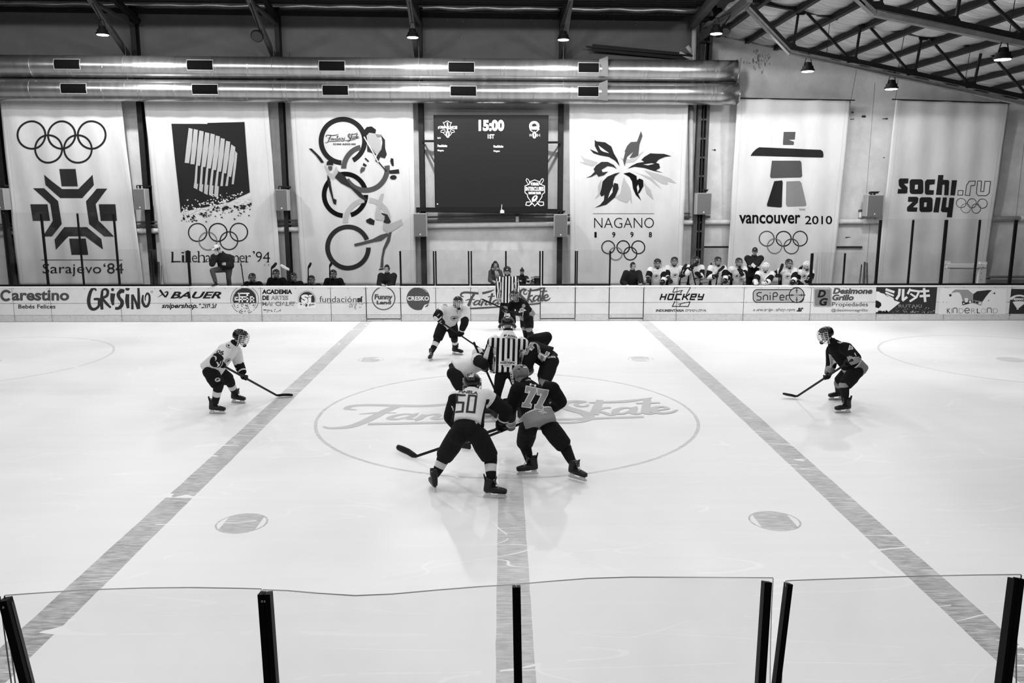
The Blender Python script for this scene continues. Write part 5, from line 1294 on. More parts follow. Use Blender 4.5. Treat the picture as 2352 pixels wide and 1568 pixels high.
def helmet(parent, c, f, u, mat, s=1.0, cage=None, visor=False, back_no=None):
    f = f.normalized(); r = f.cross(u).normalized(); u = r.cross(f)
    n, k = 28, 10; mb = MB(); R0 = (.100 * s, .122 * s, .108 * s); c0 = c + u * (.018 * s)
    def pt(th, ph, g=0.0):
        sq = 1 + .03 * math.cos(4 * ph) - .0 * th
        ridge = .004 * (1 if (abs(math.sin(3 * ph)) > .75 and .35 < th < 1.3) else 0)
        return c0 + (r * (R0[0] * sq * math.sin(th) * math.sin(ph)) + f * (R0[1] * math.sin(th) * math.cos(ph)) + u * (R0[2] * math.cos(th))) * (1 + g) + (r * math.sin(ph) + f * math.cos(ph)) * ridge
    def cut(ph):
        a = abs(math.atan2(math.sin(ph), math.cos(ph)))
        return 1.52 if a < .9 else (2.15 if a < 1.9 else 2.0) if a > 1.1 else 1.52 + .63 * (a - .9) / .2
    for g, fl in ((0, 1), (-.07, 0)):
        o = len(mb.v)
        for i in range(k + 1):
            for j in range(n):
                ph = 2 * math.pi * j / n; mb.v.append(tuple(pt(cut(ph) * i / k, ph, g)))
        for i in range(k):
            for j in range(n):
                q = (o+i*n+j, o+(i+1)*n+j, o+(i+1)*n+(j+1) % n, o+i*n+(j+1) % n); mb.f.append(q if fl else q[::-1]); mb.m.append(0)
    o2 = (k + 1) * n
    for j in range(n): mb.f.append((k*n+j, o2+k*n+j, o2+k*n+(j+1) % n, k*n+(j+1) % n)); mb.m.append(0)
    h = mb.build('helmet', mat, parent, smooth=True)
    m = MB()
    for ph, th in ((.35, .75), (-.35, .75), (.9, .8), (-.9, .8), (2.6, .8), (-2.6, .8), (3.14, .6), (0, .55), (2.2, 1.1), (-2.2, 1.1)):
        p = pt(th, ph, .004); q = (p - c0).normalized(); m.bar(p - q * .003 + u.cross(q).normalized() * 0, p + q * .004, .012 * s, .030 * s, f)
    stuff(m.build('vent', G(.004, .5), h))
    m = MB(); m.loft([pt(1.05, a, .03) for a in [-.8 + 1.6 * i / 8 for i in range(9)]], [(.008, .012)] * 9, lat=u, n=6); m.build('brim', mat, h)
    m = MB()
    for sx in (-1, 1):
        p = pt(1.85, sx * 1.45, .02); m.loft([p, p + r * sx * .012], [.020 * s, .017 * s], n=10, lat=f); 
    m.build('ear_cup', helm_dk if mat is not helm_gr else helm_gr, h)
    m = MB(); m.tube([pt(1.9, 1.4), c + r * .06 * s + f * .05 * s - u * .09 * s, c + f * .085 * s - u * .122 * s, c - r * .06 * s + f * .05 * s - u * .09 * s, pt(1.9, -1.4)], .007, 6); m.build('chin_strap', under_m, h)
    for g, col in ((0, sock_lt),):
        m = MB(); p = pt(.95, math.pi, .012); q = (p - c0).normalized(); m.bar(p - r * .03 * s, p + r * .03 * s, .018 * s, .005, q); m.build('sticker', col, h)
        m = MB(); p = pt(1.2, 0, .02); q = (p - c0).normalized(); m.bar(p - r * .022 * s, p + r * .022 * s, .02 * s, .004, q); m.build('sticker', col, h)
    if cage:
        m = MB(); cc = c + f * .012 * s
        def cp(a, z): e = math.sqrt(max(.05, 1 - (z / .155) ** 2)); return cc + (r * (.112 * math.sin(a)) + f * (.138 * e * math.cos(a)) + u * z) * s
        for z in (.055, .025, -.005, -.035, -.07, -.10, -.125): m.tube([cp(a, z) for a in np.linspace(-1.5, 1.5, 11)], .0036 * s, 5)
        for a in (-1.45, -1.0, -.6, -.2, .2, .6, 1.0, 1.45): m.tube([cp(a, z) for z in np.linspace(.055, -.13, 6)], .0036 * s, 5)
        m.build('face_cage', cage, h)
        m = MB(); m.ball(cc + f * .088 * s - u * .115 * s, (.045 * s, .03 * s, .028 * s), 10, 0, (r, f, u)); m.build('chin_cup', under_m, h)
    if visor:
        m = MB(); nn = 10
        for i in range(nn + 1):
            a = -1.25 + 2.5 * i / nn
            for z in (.05, -.055): m.v.append(tuple(c + (r * (.108 * math.sin(a)) + f * (.135 * math.cos(a)) + u * z) * s))
        for i in range(nn): m.f.append((2*i, 2*i+1, 2*i+3, 2*i+2)); m.m.append(0)
        m.build('visor', visor_m, h)
    return h

def hand(mb, g, fa, axis, mi=0, s=1.0, thick=1.0, sgn=1, curl=1.0):
    """palm, four curled fingers and a thumb closing round an axis through g; fa = forearm direction"""
    fa = fa.normalized(); ax = (axis - fa * axis.dot(fa)); ax = ax.normalized() if ax.length > .05 else fa.orthogonal().normalized()
    out = fa.cross(ax).normalized() * sgn
    w = g - fa * (.055 * s) + out * .022 * s
    mb.loft([w - fa * .05 * s, w - fa * .01 * s, w + fa * .03 * s, w + fa * .05 * s], [(.030*s*thick, .022*s*thick), (.040*s, .022*s*thick), (.044*s, .022*s*thick), (.042*s, .018*s*thick)], lat=ax, n=10, mi=mi)
    for i, (off, ln) in enumerate(((-.033, .86), (-.011, 1.0), (.011, .95), (.033, .78))):
        k = w + fa * .045 * s + ax * off * s; rr = .0105 * s * (1 + .35 * (thick - 1) * 2)
        pts = [k]; p = k.copy(); A_ = 0.0
        for L_, a in ((.034, .45), (.028, 1.15), (.022, 1.05)):
            A_ += a * curl; p = p + (fa * math.cos(A_) - out * math.sin(A_)) * (L_ * ln * s); pts.append(p.copy())
        mb.loft(pts, [rr * 1.1, rr * 1.05, rr, rr * .8], n=7, mi=mi)
    t0 = w + ax * .036 * s - fa * .015 * s
    mb.loft([t0, t0 + ax * .018 * s + fa * .02 * s - out * .02 * s, t0 + fa * .045 * s - out * .042 * s, t0 + fa * .05 * s - out * .055 * s - ax * .012 * s], [.014*s*thick, .013*s*thick, .011*s*thick, .008*s*thick], n=7, mi=mi)
    return w

def skate(parent, ankle, toe, sole_z=None, mats=None):
    """ankle = joint, toe = point the toe aims at (both on the way to the ice)"""
    f = Vector(toe) - Vector(ankle); f.z *= .35; f.normalize()
    r = f.cross(Vector((0, 0, 1))).normalized(); u = r.cross(f).normalized()
    A_ = Vector(ankle); mb = MB(); H = .155                                  # ankle joint above the blade edge
    base = A_ - u * H
    P_ = lambda x, z: base + f * x + u * z
    mb.loft([P_(-.075,.085), P_(-.07,.12), P_(-.055,.17), P_(-.045,.235), P_(-.035,.265)], [(.036,.045), (.042,.05), (.045,.058), (.052,.062), (.056,.066)], lat=r, n=12)
    mb.loft([P_(-.10,.105), P_(-.04,.11), P_(.05,.113), P_(.11,.108), P_(.155,.102), P_(.185,.097), P_(.195,.094)], [(.030,.030), (.040,.042), (.043,.046), (.046,.038), (.045,.033), (.036,.026), (.016,.014)], lat=r, n=12)
    mb.loft([P_(-.10,.10), P_(.02,.076), P_(.17,.072), P_(.19,.078)], [(.030,.012), (.038,.010), (.040,.010), (.030,.008)], lat=r, n=8)
    b_ = mb.build('skate', boot_m, parent, smooth=True)
    m = MB(); m.loft([P_(-.085,.22), P_(-.10,.27), P_(-.115,.325)], [(.04,.012), (.036,.010), (.026,.007)], lat=r, n=8); m.build('tendon_guard', boot_m, b_)
    m = MB(); m.loft([P_(.045,.18), P_(.04,.24), P_(.055,.29)], [(.038,.012), (.042,.010), (.036,.008)], lat=r, n=8); m.build('tongue', G(.05, .7), b_)
    m = MB()
    for i in range(6):
        z = .15 + .02 * i; x = .075 - .012 * i
        m.tube([P_(x, z) - r * .03, P_(x + .016, z + .006), P_(x, z) + r * .03], .0045, 5)
    stuff(m.build('lace', lace_m, b_))
    m = MB(); m.loft([P_(-.07,.07), P_(-.06,.03)], [(.020,.035), (.008,.042)], lat=r, n=8, sq=.6); m.loft([P_(.125,.072), P_(.12,.03)], [(.022,.045), (.008,.052)], lat=r, n=8, sq=.6)
    m.bar(P_(-.115,.026), P_(.185,.026), .014, .020, u); m.build('holder', holder_m, b_)
    m = MB(); m.loft([P_(-.125,.013), P_(-.11,.008), P_(.17,.008), P_(.195,.018)], [(.003,.006), (.003,.009), (.003,.009), (.003,.005)], lat=r, n=6); m.build('blade', steel_m, b_)
    return b_

def limb(mb, pts, rad, n=10, mi=0):
    mb.loft(pts, rad, n=n, mi=mi, lat=(1, .2, .1)); mb.ball(pts[0], rad[0] if not isinstance(rad[0], tuple) else rad[0][0], 10, mi); mb.ball(pts[-1], rad[-1] if not isinstance(rad[-1], tuple) else rad[-1][0], 10, mi)

KITS = {
    'white': dict(j='white', pants=pants_m, bands=((0, sock_dk), (.36, sock_lt), (.62, sock_dk)), helm=helm_dk, glove=glove_dk, gtrim=glove_lt),
    'dark': dict(j='dark', pants=pants_m, bands=((0, sock_gr), (.22, sock_dk)), helm=helm_dk, glove=glove_dk, gtrim=glove_lt),
    'ref': dict(j='ref', pants=pants_ref, bands=None, helm=helm_dk, glove=None, gtrim=None),
    'black': dict(j='black', pants=pants_ref, bands=None, helm=None, glove=None, gtrim=None),
}
def figure(name, label, J, kit, face, up=None, group=None, s=1.0, vox=.022, cage=None, visor=False, helm=None, hair=None, cap=None, grip=None, bare=False, legs=True, skates=True,
           shoulder=.125, hem=0.04, bulk=1.0, jm=None, gl=None, collar=True, dk0=.33, dk1=.72, side=True, band=True, pm=None, bands=None, lean=None, barearm=False):
    """J: joints in world space. P pelvis, N neck base, H head, SL SR shoulders, EL ER elbows, WL WR hands, and for legs KL KR knees, AL AR ankles, TL TR toes"""
    K = KITS[kit]; hl0 = helm or K['helm']; face = Vector(face).normalized(); up = Vector(up or (0, 0, 1)).normalized()
    Pv, Nk, Hd = J['P'], J['N'], J['H']; SL, SR = J['SL'], J['SR']
    lat = (SR - SL).normalized(); ax = (Nk - Pv).normalized(); lat = (lat - ax * lat.dot(ax)).normalized()
    front = lat.cross(ax) * -1
    if front.dot(lean if lean else face) < 0: front = -front
    if hl0: J['N'] = Nk = Nk.lerp(Hd, .22)
    HL = J.get('HL', Pv - lat * .10 * s); HR = J.get('HR', Pv + lat * .10 * s)
    # the body: one skin from head to feet
    mb = MB()
    mb.loft([Pv - ax * .08, Pv, Pv.lerp(Nk, .45), Pv.lerp(Nk, .85), Nk], [(.13*s, .10*s), (.15*s, .11*s), (.13*s, .10*s), (.15*s, .10*s), (.07*s, .065*s)], lat=lat, n=14)
    mb.loft([Nk - ax * .03, Nk.lerp(Hd, .5), Hd - up * .05 * s], [.065*s, .056*s, .055*s], n=10)
    for S_, E, W_ in ((SL, J['EL'], J['WL']), (SR, J['ER'], J['WR'])):
        limb(mb, [S_, E], [.055*s, .045*s]); limb(mb, [E, E.lerp(W_, .85)], [.043*s, .030*s])
    if legs:
        for h_, k_, a_ in ((HL, J['KL'], J['AL']), (HR, J['KR'], J['AR'])):
            limb(mb, [h_, k_], [.085*s, .058*s]); limb(mb, [k_, a_], [.055*s, .040*s])
            t_ = J['TL'] if a_ is J['AL'] else J['TR']; d_ = Vector(t_ - a_); d_.z = 0; d_.normalize()
            mb.loft([a_ - V(0,0,.04), a_ - V(0,0,.045) + d_*.08, a_ - V(0,0,.05) + d_*.14], [.034*s, .03*s, .018*s], n=8)
    me = remesh(mb, .026, 1)
    for m_ in BODY_M: me.materials.append(m_)
    hm = MB(); head_mesh(hm, Hd, face, up, s * 1.03)
    if not K['glove'] and gl is None or bare:
        for i, (E, W_) in enumerate(((J['EL'], J['WL']), (J['ER'], J['WR']))):
            hand(hm, W_, W_ - E, (grip or lat), mi=1, s=1.0 * s, sgn=1 if i else -1, curl=.7)
    bm = bmesh.new(); bm.from_mesh(me); hme = hm.mesh('h'); 
    n0 = len(bm.faces); bm.from_mesh(hme); bm.faces.ensure_lookup_table()
    for f in bm.faces: f.smooth = True
    neck = []
    for f in bm.faces[:n0]:
        cc = f.calc_center_median()
        f.material_index = 1 if ((not hl0 and (cc - Nk).dot(ax) > .02) or (barearm and min((cc - J['WL']).length, (cc - J['WR']).length) < .2)) else 0
    bm.to_mesh(me); bm.free(); bpy.data.meshes.remove(hme)
    root = link(name, me); tag(root, label, 'person', group)
    # jersey or jacket
    b_ = bulk * s; mb = MB(); hemp = Pv - ax * hem
    mb.loft([hemp, Pv + ax * .05, Pv.lerp(Nk, .35), Pv.lerp(Nk, .65), Pv.lerp(Nk, .86), Nk + ax * .03], [(.235*b_, .20*b_), (.230*b_, .19*b_), (.215*b_, .17*b_), (.215*b_, .155*b_), (.17*b_, .13*b_), (.085*b_, .085*b_)], lat=lat, n=18, sq=.9)
    sl_r = shoulder * b_
    for S_, E, W_ in ((SL, J['EL'], J['WL']), (SR, J['ER'], J['WR'])):
        we = E.lerp(W_, .70 if not bare else .80)
        mb.loft([S_.lerp(Nk, .35), S_, S_.lerp(E, .5), E], [sl_r * .85, sl_r, sl_r * .88, sl_r * .78], n=12, lat=(.2, 1, .3)); mb.ball(S_, sl_r, 12)
        mb.ball(E, sl_r * .78, 12); mb.loft([E, E.lerp(we, .6), we], [sl_r * .78, sl_r * .68, sl_r * .56], n=12, lat=(.2, 1, .3))
    jme = remesh(mb, vox, 3)
    c = coords(jme); nV = len(c)
    tt, dt = seg_param(c, hemp, Nk); la = (c - np.array(hemp)) @ np.array(lat); de = (c - np.array(hemp)) @ np.array(front)
    f1 = np.full(nV, -1.0); f2 = np.full(nV, -1.0)
    arms = []
    for i, (S_, E, W_) in enumerate(((SL, J['EL'], J['WL']), (SR, J['ER'], J['WR']))):
        t1, d1 = seg_param(c, S_, E); t2, d2 = seg_param(c, E, W_)
        l1 = (E - S_).length; l2 = (W_ - E).length; use2 = d2 < d1
        al = np.where(use2, l1 + np.clip(t2, 0, 2) * l2, np.clip(t1, -.3, 2) * l1) / (l1 + l2); arms.append((al, np.where(use2, d2 / .09, d1 / .12) / b_))
    dtor = np.maximum(np.abs(la) / (.20 * b_), np.abs(de) / (.155 * b_)) + np.where(tt > 1, (tt - 1) * 4, 0)
    al = np.where(arms[0][1] < arms[1][1], arms[0][0], arms[1][0]); ad = np.minimum(arms[0][1], arms[1][1])
    arm = (ad < dtor * .98 + .02) & (al > .06)
    if K['j'] == 'white':
        f1 = np.where(arm, np.maximum(np.minimum(al - dk0, dk1 - al), np.minimum(al - .76, .84 - al)) * 3, np.minimum(np.abs(la) - .180 * b_ - .05 * np.clip(tt, 0, 1) ** 2, .70 - tt) * 3 if side else -1)
    elif K['j'] == 'dark':
        f1 = np.where(arm, np.minimum(al - .66, .86 - al), (.27 - tt) if band else -1) * 3
        f2 = np.where(arm, np.maximum(.012 - np.abs(al - .655), .012 - np.abs(al - .87)), .014 - np.abs(tt - .285) if band else -1) * 5
    elif K['j'] == 'ref':
        r_ = np.array(front)
        ang = np.zeros(nV)
        for i, (S_, E, W_) in enumerate(((SL, J['EL'], J['WL']), (SR, J['ER'], J['WR']))):
            d_ = (W_ - S_).normalized(); side = d_.cross(front).normalized(); fr2 = side.cross(d_)
            q = c - np.array(S_); a_ = np.arctan2(q @ np.array(side), q @ np.array(fr2))
            near = arms[i][1] <= arms[1 - i][1]; ang = np.where(near, a_, ang)
        f1 = np.where(arm, ang * 6.0, la * 2 * math.pi / (.094 * b_) + 1.57)
        f2 = np.where(arm, -1, np.minimum(tt - .82, .05 - de * 1) * 4) if face.y > .3 else f2
    put_attr(jme, 'f1', f1); put_attr(jme, 'f2', f2)
    jm = jm or {'white': jersey_white, 'dark': jersey_dark, 'ref': jersey_ref, 'black': cloth_black}[K['j']]
    jme.materials.append(jm); jo = link('jersey' if kit != 'black' else 'jacket', jme, root)
    if collar:
        m = MB(); m.loft([Nk + ax * .0, Nk + ax * .055 + (up * .01)], [(.090*s, .086*s), (.078*s, .074*s)], lat=lat, n=16, cap=False); m.build('collar', (jm if kit in ('white', 'dark') and False else under_m) if kit != 'black' else jm, jo)
    # trousers
    pmat = pm or K['pants']
    if legs:
        mb = MB(); pb = 1.0 * s * (1.12 if K['bands'] else .92)
        mb.loft([Pv + ax * .12, Pv + ax * .02, Pv - ax * .09], [(.150*pb, .12*pb), (.178*pb, .145*pb), (.15*pb, .125*pb)], lat=lat, n=14)
        for h_, k_, a_ in ((HL, J['KL'], J['AL']), (HR, J['KR'], J['AR'])):
            if K['bands']:
                mb.loft([h_ + ax*.02, h_.lerp(k_, .45), h_.lerp(k_, .92)], [.122*pb, .124*pb, .112*pb], n=12, lat=lat); mb.ball(h_, .122*pb, 12)
            else:
                mb.loft([h_, h_.lerp(k_, .5), k_], [.12*pb, .105*pb, .085*pb], n=12, lat=lat); mb.ball(h_, .12*pb, 12); mb.ball(k_, .085*pb, 10)
                mb.loft([k_, k_.lerp(a_, .5), k_.lerp(a_, .93)], [.085*pb, .08*pb, .068*pb], n=12, lat=lat)
        po = link('trousers', remesh(mb, vox, 2), root); po.data.materials.append(pmat)
        bd = bands or K['bands']
        for k_, a_, t_ in ((J['KL'], J['AL'], J['TL']), (J['KR'], J['AR'], J['TR'])):
            if bd:
                st = [0, .06, .2, .36, .62, .8, 1.0]; st = sorted(set(st + [q[0] for q in bd])); a2 = a_ + (k_ - a_).normalized() * .05
                top = k_ + (k_ - a_).normalized() * .06
                ml = []; mi = []
                for q in bd: ml.append(q[1])
                def rad(q): return s * (.082 + .008 * math.sin(min(1, q / .3) * 3.1) - .030 * max(0, (q - .45) / .55))
                fwd = Vector(t_ - a_); fwd.z = 0; fwd.normalize(); bowv = fwd * -.012
                mb = MB(); mb.loft([top.lerp(a2, q) + bowv * math.sin(q * 3.1) for q in st], [rad(q) for q in st], n=14, lat=lat, mis=[max(i for i, b in enumerate(bd) if b[0] <= q + 1e-6) for q in st])
                mb.build('sock', ml, root, smooth=True)
            if skates: skate(root, a_, t_)
            else:
                d_ = Vector(t_ - a_); d_.z = 0; d_.normalize(); z0 = a_ - V(0, 0, .075)
                m = MB(); m.loft([z0 - d_*.07 + V(0,0,.03), z0 + V(0,0,.045), z0 + d_*.09 + V(0,0,.03), z0 + d_*.17 + V(0,0,.02), z0 + d_*.19 + V(0,0,.018)], [(.03,.028), (.04,.045), (.042,.032), (.036,.022), (.014,.01)], lat=d_.cross(Vector((0,0,1))), n=10); so = m.build('shoe', under_m, root, smooth=True)
                m = MB(); m.loft([z0 - d_*.09 + V(0,0,.008), z0 + d_*.19 + V(0,0,.008)], [(.036,.01), (.034,.01)], lat=d_.cross(Vector((0,0,1))), n=8); m.build('sole', sock_lt, so)
    # gloves
    G_ = gl or K['glove']
    if G_ and not bare:
        for i, (E, W_) in enumerate(((J['EL'], J['WL']), (J['ER'], J['WR']))):
            g = grip[i] if isinstance(grip, (list, tuple)) else (grip or lat); fa = (W_ - E).normalized()
            mb = MB(); w = hand(mb, W_, fa, g, s=1.32 * s, thick=1.5, sgn=1 if i else -1)
            mb.loft([w - fa * .02, w - fa * .09, w - fa * .16], [(.052*s, .046*s), (.062*s, .055*s), (.075*s, .066*s)], n=12, lat=g)
            go = mb.build('glove', G_, root, smooth=True)
            if K['gtrim'] is not None and G_ is not glove_wh:
                m = MB(); m.loft([w - fa * .155, w - fa * .17], [(.078*s, .069*s), (.078*s, .069*s)], n=12, lat=g); m.build('cuff_trim', K['gtrim'], go)
    hl = helm or K['helm']
    if hl: helmet(root, Hd + up * .005, face, up, hl, s * 1.15, cage, visor)
    r_ = face.cross(up).normalized(); u_ = r_.cross(face)
    if hair:
        mb = MB(); n, k = 20, 10
        for i in range(k + 1):
            for j in range(n):
                ph = 2*math.pi*j/n; a = abs(math.atan2(math.sin(ph), math.cos(ph))); ct = 1.05 if a < .9 else 1.9
                th = ct * i / k; w = 1 + .04 * math.sin(ph * 7 + i) + .05 * hair
                mb.v.append(tuple(Hd + (r_ * (.083 * math.sin(th) * math.sin(ph)) + face * (.100 * math.sin(th) * math.cos(ph) - .006) + u_ * (.126 * math.cos(th))) * s * w))
        for i in range(k):
            for j in range(n): mb.f.append((i*n+j, (i+1)*n+j, (i+1)*n+(j+1) % n, i*n+(j+1) % n)); mb.m.append(0)
        mb.build('hair', hair_m, root, smooth=True)
        if hair > 1.5:
            mb = MB()
            for sx in (-1, 0, 1): mb.loft([Hd + (r_*sx*.075 - face*(.03 + .04*(sx == 0)) + u_*.04)*s, Hd + (r_*sx*.10 - face*.05 - u_*.12)*s, Hd + (r_*sx*.13 + face*(.02 if sx else -.08) - u_*.30)*s, Hd + (r_*sx*.14 + face*(.05 if sx else -.09) - u_*.42)*s], [.035*s, .05*s, .05*s, .02*s], n=8)
            mb.build('long_hair', hair_m, root, smooth=True)
    if cap is not None:
        mb = MB(); n, k = 20, 8
        for i in range(k + 1):
            for j in range(n):
                ph = 2*math.pi*j/n; th = 1.45 * i / k
                mb.v.append(tuple(Hd + (r_ * (.090*math.sin(th)*math.sin(ph)) + face * (.108*math.sin(th)*math.cos(ph)) + u_ * (.025 + .112*math.cos(th))) * s))
        for i in range(k):
            for j in range(n): mb.f.append((i*n+j, (i+1)*n+j, (i+1)*n+(j+1) % n, i*n+(j+1) % n)); mb.m.append(0)
        cm = G(cap, .8); co_ = mb.build('cap', cm, root, smooth=True)
        if cap < 1.1 and cap != .0161:
            m = MB(); m.loft([Hd + (face*.09 + u_*.045)*s, Hd + (face*.15 + u_*.035)*s, Hd + (face*.175 + u_*.025)*s], [(.075*s, .006), (.07*s, .005), (.03*s, .004)], lat=r_, n=10); m.build('brim', cm, co_)
            m = MB(); p = Hd + (face*.100 + u_*.085)*s; m.ball(p, (.014, .006, .016), 8, 0, (r_, face, u_)); m.build('badge', sock_lt if cap < .3 else under_m, co_)
        else:
            m = MB(); m.ball(Hd + u_*.155*s, .03*s, 8); m.build('bobble', cm, co_)
    return root, jo

def stick(butt, heel, toe, label, group='hockey sticks on the ice', blade=None, tape=None, w=.026, h=.034, shaft=None):
    butt, heel, toe = Vector(butt), Vector(heel), Vector(toe)
    t = thing('hockey_stick', heel, label, 'hockey stick', group); d = (heel - butt).normalized()
    bd = (toe - heel); bn = d.cross(bd).normalized(); upv = bn.cross(bd).normalized()
    if upv.dot(d) > 0: upv = -upv
    m = MB(); m.loft([butt, butt.lerp(heel, .5), heel - d * .02], [(w/2, h/2 * 1.2)] * 3, lat=bn, n=8, sq=.5); m.build('shaft', shaft or stick_dk, t)
    m = MB(); L_ = bd.length
    m.loft([heel - d * .05, heel + bd * .08 + upv * .02, heel + bd * .35 + upv * .035 + bn * .008, heel + bd * .7 + upv * .036 + bn * .02, heel + bd * .94 + upv * .034 + bn * .035, heel + bd + upv * .034 + bn * .04],
           [(.013, .024), (.012, .045), (.010, .050), (.010, .050), (.009, .042), (.007, .018)], lat=bn, n=10, sq=.7); m.build('blade', blade or stick_dk, t, smooth=True)
    m = MB(); m.loft([butt, butt + d * .02, butt + d * .16], [(w/2 + .006, h/2 + .006), (w/2 + .006, h/2 + .006), (w/2 + .002, h/2 + .002)], lat=bn, n=8, sq=.5); m.build('grip_tape', tape or stick_dk, t)
    return t

def jersey_print(jo, root, cpx, normal, upv, w_m, art, mats, cell=.03, name='number', depth=.25):
    """art in metres about its own centre, sewn on the cloth at the surface point seen at cpx, along that point's normal"""
    bvh = BVHTree.FromPolygons([tuple(v.co) for v in jo.data.vertices], [tuple(p.vertices) for p in jo.data.polygons])
    hit = bvh.ray_cast(CAM, ray(*cpx).normalized())
    if hit[0] is None: return None
    c = hit[0]; nrm = Vector(normal).normalized() if normal is not None else hit[1].normalized()
    if nrm.dot(CAM - c) < 0 and normal is None: nrm = -nrm
    u = Vector(upv); u = (u - nrm * u.dot(nrm)).normalized(); r = u.cross(nrm)
    def fn(x, y, l):
        p = c + r * x + u * y
        q = bvh.ray_cast(p + nrm * depth, -nrm, depth * 2.5)
        b = q[0] if q[0] is not None else p
        return b + nrm * (.005 + .0025 * l)
    return art.lay_on(name, fn, mats, jo, cell=cell)

def JT(d):
    """joint table: (px, py, distance) -> point; Vectors pass through"""
    return {k: (v if isinstance(v, Vector) else atY(*v)) for k, v in d.items()}
def on_ice(px, py, z=.155): return atZ(px, py, z)
ALLJ = {}
def fig(nm, label, d, kit, face, up=None, dy=0.0, **k):
    J = JT({q: (v if isinstance(v, Vector) else (v[0], v[1], v[2] + dy)) for q, v in d.items()})
    for s_ in 'LR':
        if 'T' + s_ not in J or isinstance(d.get('T' + s_), tuple):
            pass
    ALLJ[nm] = J
    return figure('person', label, J, kit, face, up, **k)
def onstick(butt, heel, t): return butt.lerp(heel, t)
CREW = 'players and officials on the ice'

# --- the two wingers at the near edge of the circle
b50, h50, t50 = atY(1160, 979, 10.95), on_ice(952, 1049, .035), on_ice(905, 1029, .05)
stick(b50, h50, t50, 'long black hockey stick sweeping out left of the player with number 50')
al, ar = on_ice(996, 1099, .165), on_ice(1131, 1117, .16)
r50, j50 = fig('50', 'hockey player in white number 50 jersey crouching with back to the viewer',
    dict(P=(1072, 984, 10.42), N=(1085, 903, 10.86), H=(1084, 880, 10.98), SL=(1049, 917, 10.74), SR=(1116, 912, 10.80), EL=(1034, 957, 10.86), WL=onstick(b50, h50, .40), ER=(1163, 943, 10.86), WR=onstick(b50, h50, .05),
         HL=(1052, 1000, 10.42), HR=(1097, 1000, 10.42), KL=(1018, 1052, 10.66), KR=(1128, 1054, 10.50), AL=al, AR=ar, TL=al + V(-.06, .2, 0), TR=ar + V(.2, -.02, 0)),
    'white', (.08, 1, -.18), (0, .22, 1), group=CREW, grip=(h50 - b50), cage=cage_wm, helm=helm_dk, hem=-.05, dk0=.13)
b77, h77, t77 = atY(1262, 947, 11.80), on_ice(1058, 1026, .03), on_ice(1084, 1030, .03)
stick(b77, h77, t77, 'black hockey stick held low across by the player with number 77')
al, ar = on_ice(1217, 1066, .165), on_ice(1322, 1075, .17)
r77, j77 = fig('77', 'hockey player in dark number 77 jersey with grey hem, back to the viewer',
    dict(P=(1238, 962, 11.12), N=(1213, 886, 11.42), H=(1196, 860, 11.50), SL=(1190, 897, 11.28), SR=(1268, 895, 11.34), EL=(1172, 940, 11.44), WL=onstick(b77, h77, .42), ER=(1288, 922, 11.50), WR=onstick(b77, h77, .04),
         HL=(1214, 984, 11.14), HR=(1264, 984, 11.14), KL=(1204, 1022, 11.38), KR=(1299, 1027, 11.20), AL=al, AR=ar, TL=al + V(-.2, -.02, 0), TR=ar + V(.15, -.13, 0)),
    'dark', (-.62, .75, -.22), (-.05, .15, 1), group=CREW, grip=(h77 - b77), cage=cage_wm, helm=helm_gr, hem=.10)
# --- the two centres bent over the puck and the official dropping it
bwc, hwc, twc = atY(1088, 786, 14.80), on_ice(1150, 925, .03), on_ice(1172, 922, .03)
stick(bwc, hwc, twc, 'black hockey stick held upright by the bent white centre left of the official')
al, ar = on_ice(1114, 938), on_ice(1056, 930)
rwc, jwc = fig('wc', 'hockey player in white bent double left of the striped official at the faceoff',
    dict(P=(1046, 850, 14.50), N=(1110, 829, 14.62), H=(1128, 834, 14.62), SR=(1096, 826, 14.34), SL=(1098, 812, 14.86), ER=(1112, 836, 14.10), WR=onstick(bwc, hwc, .42), EL=(1122, 818, 14.95), WL=onstick(bwc, hwc, .22),
         HL=(1048, 852, 14.66), HR=(1042, 858, 14.34), KL=(1082, 892, 14.80), KR=(1068, 900, 14.22), AL=al, AR=ar, TL=al + V(.2, 0, 0), TR=ar + V(.2, -.03, 0)),
    'white', (1, .05, -.45), (.45, 0, .9), dy=.28, group=CREW, dk0=-.4, side=False, grip=(hwc - bwc), cage=cage_wm, lean=(.4, -.2, -1), hem=.02)
bdc, hdc, tdc = atY(1236, 806, 15.15), on_ice(1186, 925, .03), on_ice(1165, 925, .03)
stick(bdc, hdc, tdc, 'black hockey stick of the bent dark centre, mostly hidden by the official')
al, ar = on_ice(1272, 914), on_ice(1250, 916)
rdc, jdc = fig('dc', 'hockey player in dark jersey bent double right of the striped official at the faceoff',
    dict(P=(1264, 824, 14.34), N=(1213, 795, 14.42), H=(1197, 801, 14.40), SL=(1224, 803, 14.14), SR=(1226, 783, 14.66), EL=(1212, 836, 14.00), WL=onstick(bdc, hdc, .40), ER=(1256, 774, 14.92), WR=onstick(bdc, hdc, .10),
         HL=(1268, 830, 14.18), HR=(1262, 826, 14.52), KL=(1250, 876, 14.04), KR=(1246, 872, 14.56), AL=al, AR=ar, TL=al + V(-.2, 0, 0), TR=ar + V(-.2, 0, 0)),
    'dark', (-1, .05, -.5), (-.5, 0, .87), dy=.30, group=CREW, band=False, bulk=1.12, grip=(hdc - bdc), cage=cage_wm, lean=(-.4, -.2, -1), hem=-.04)
al, ar = on_ice(1136, 946), on_ice(1196, 946)
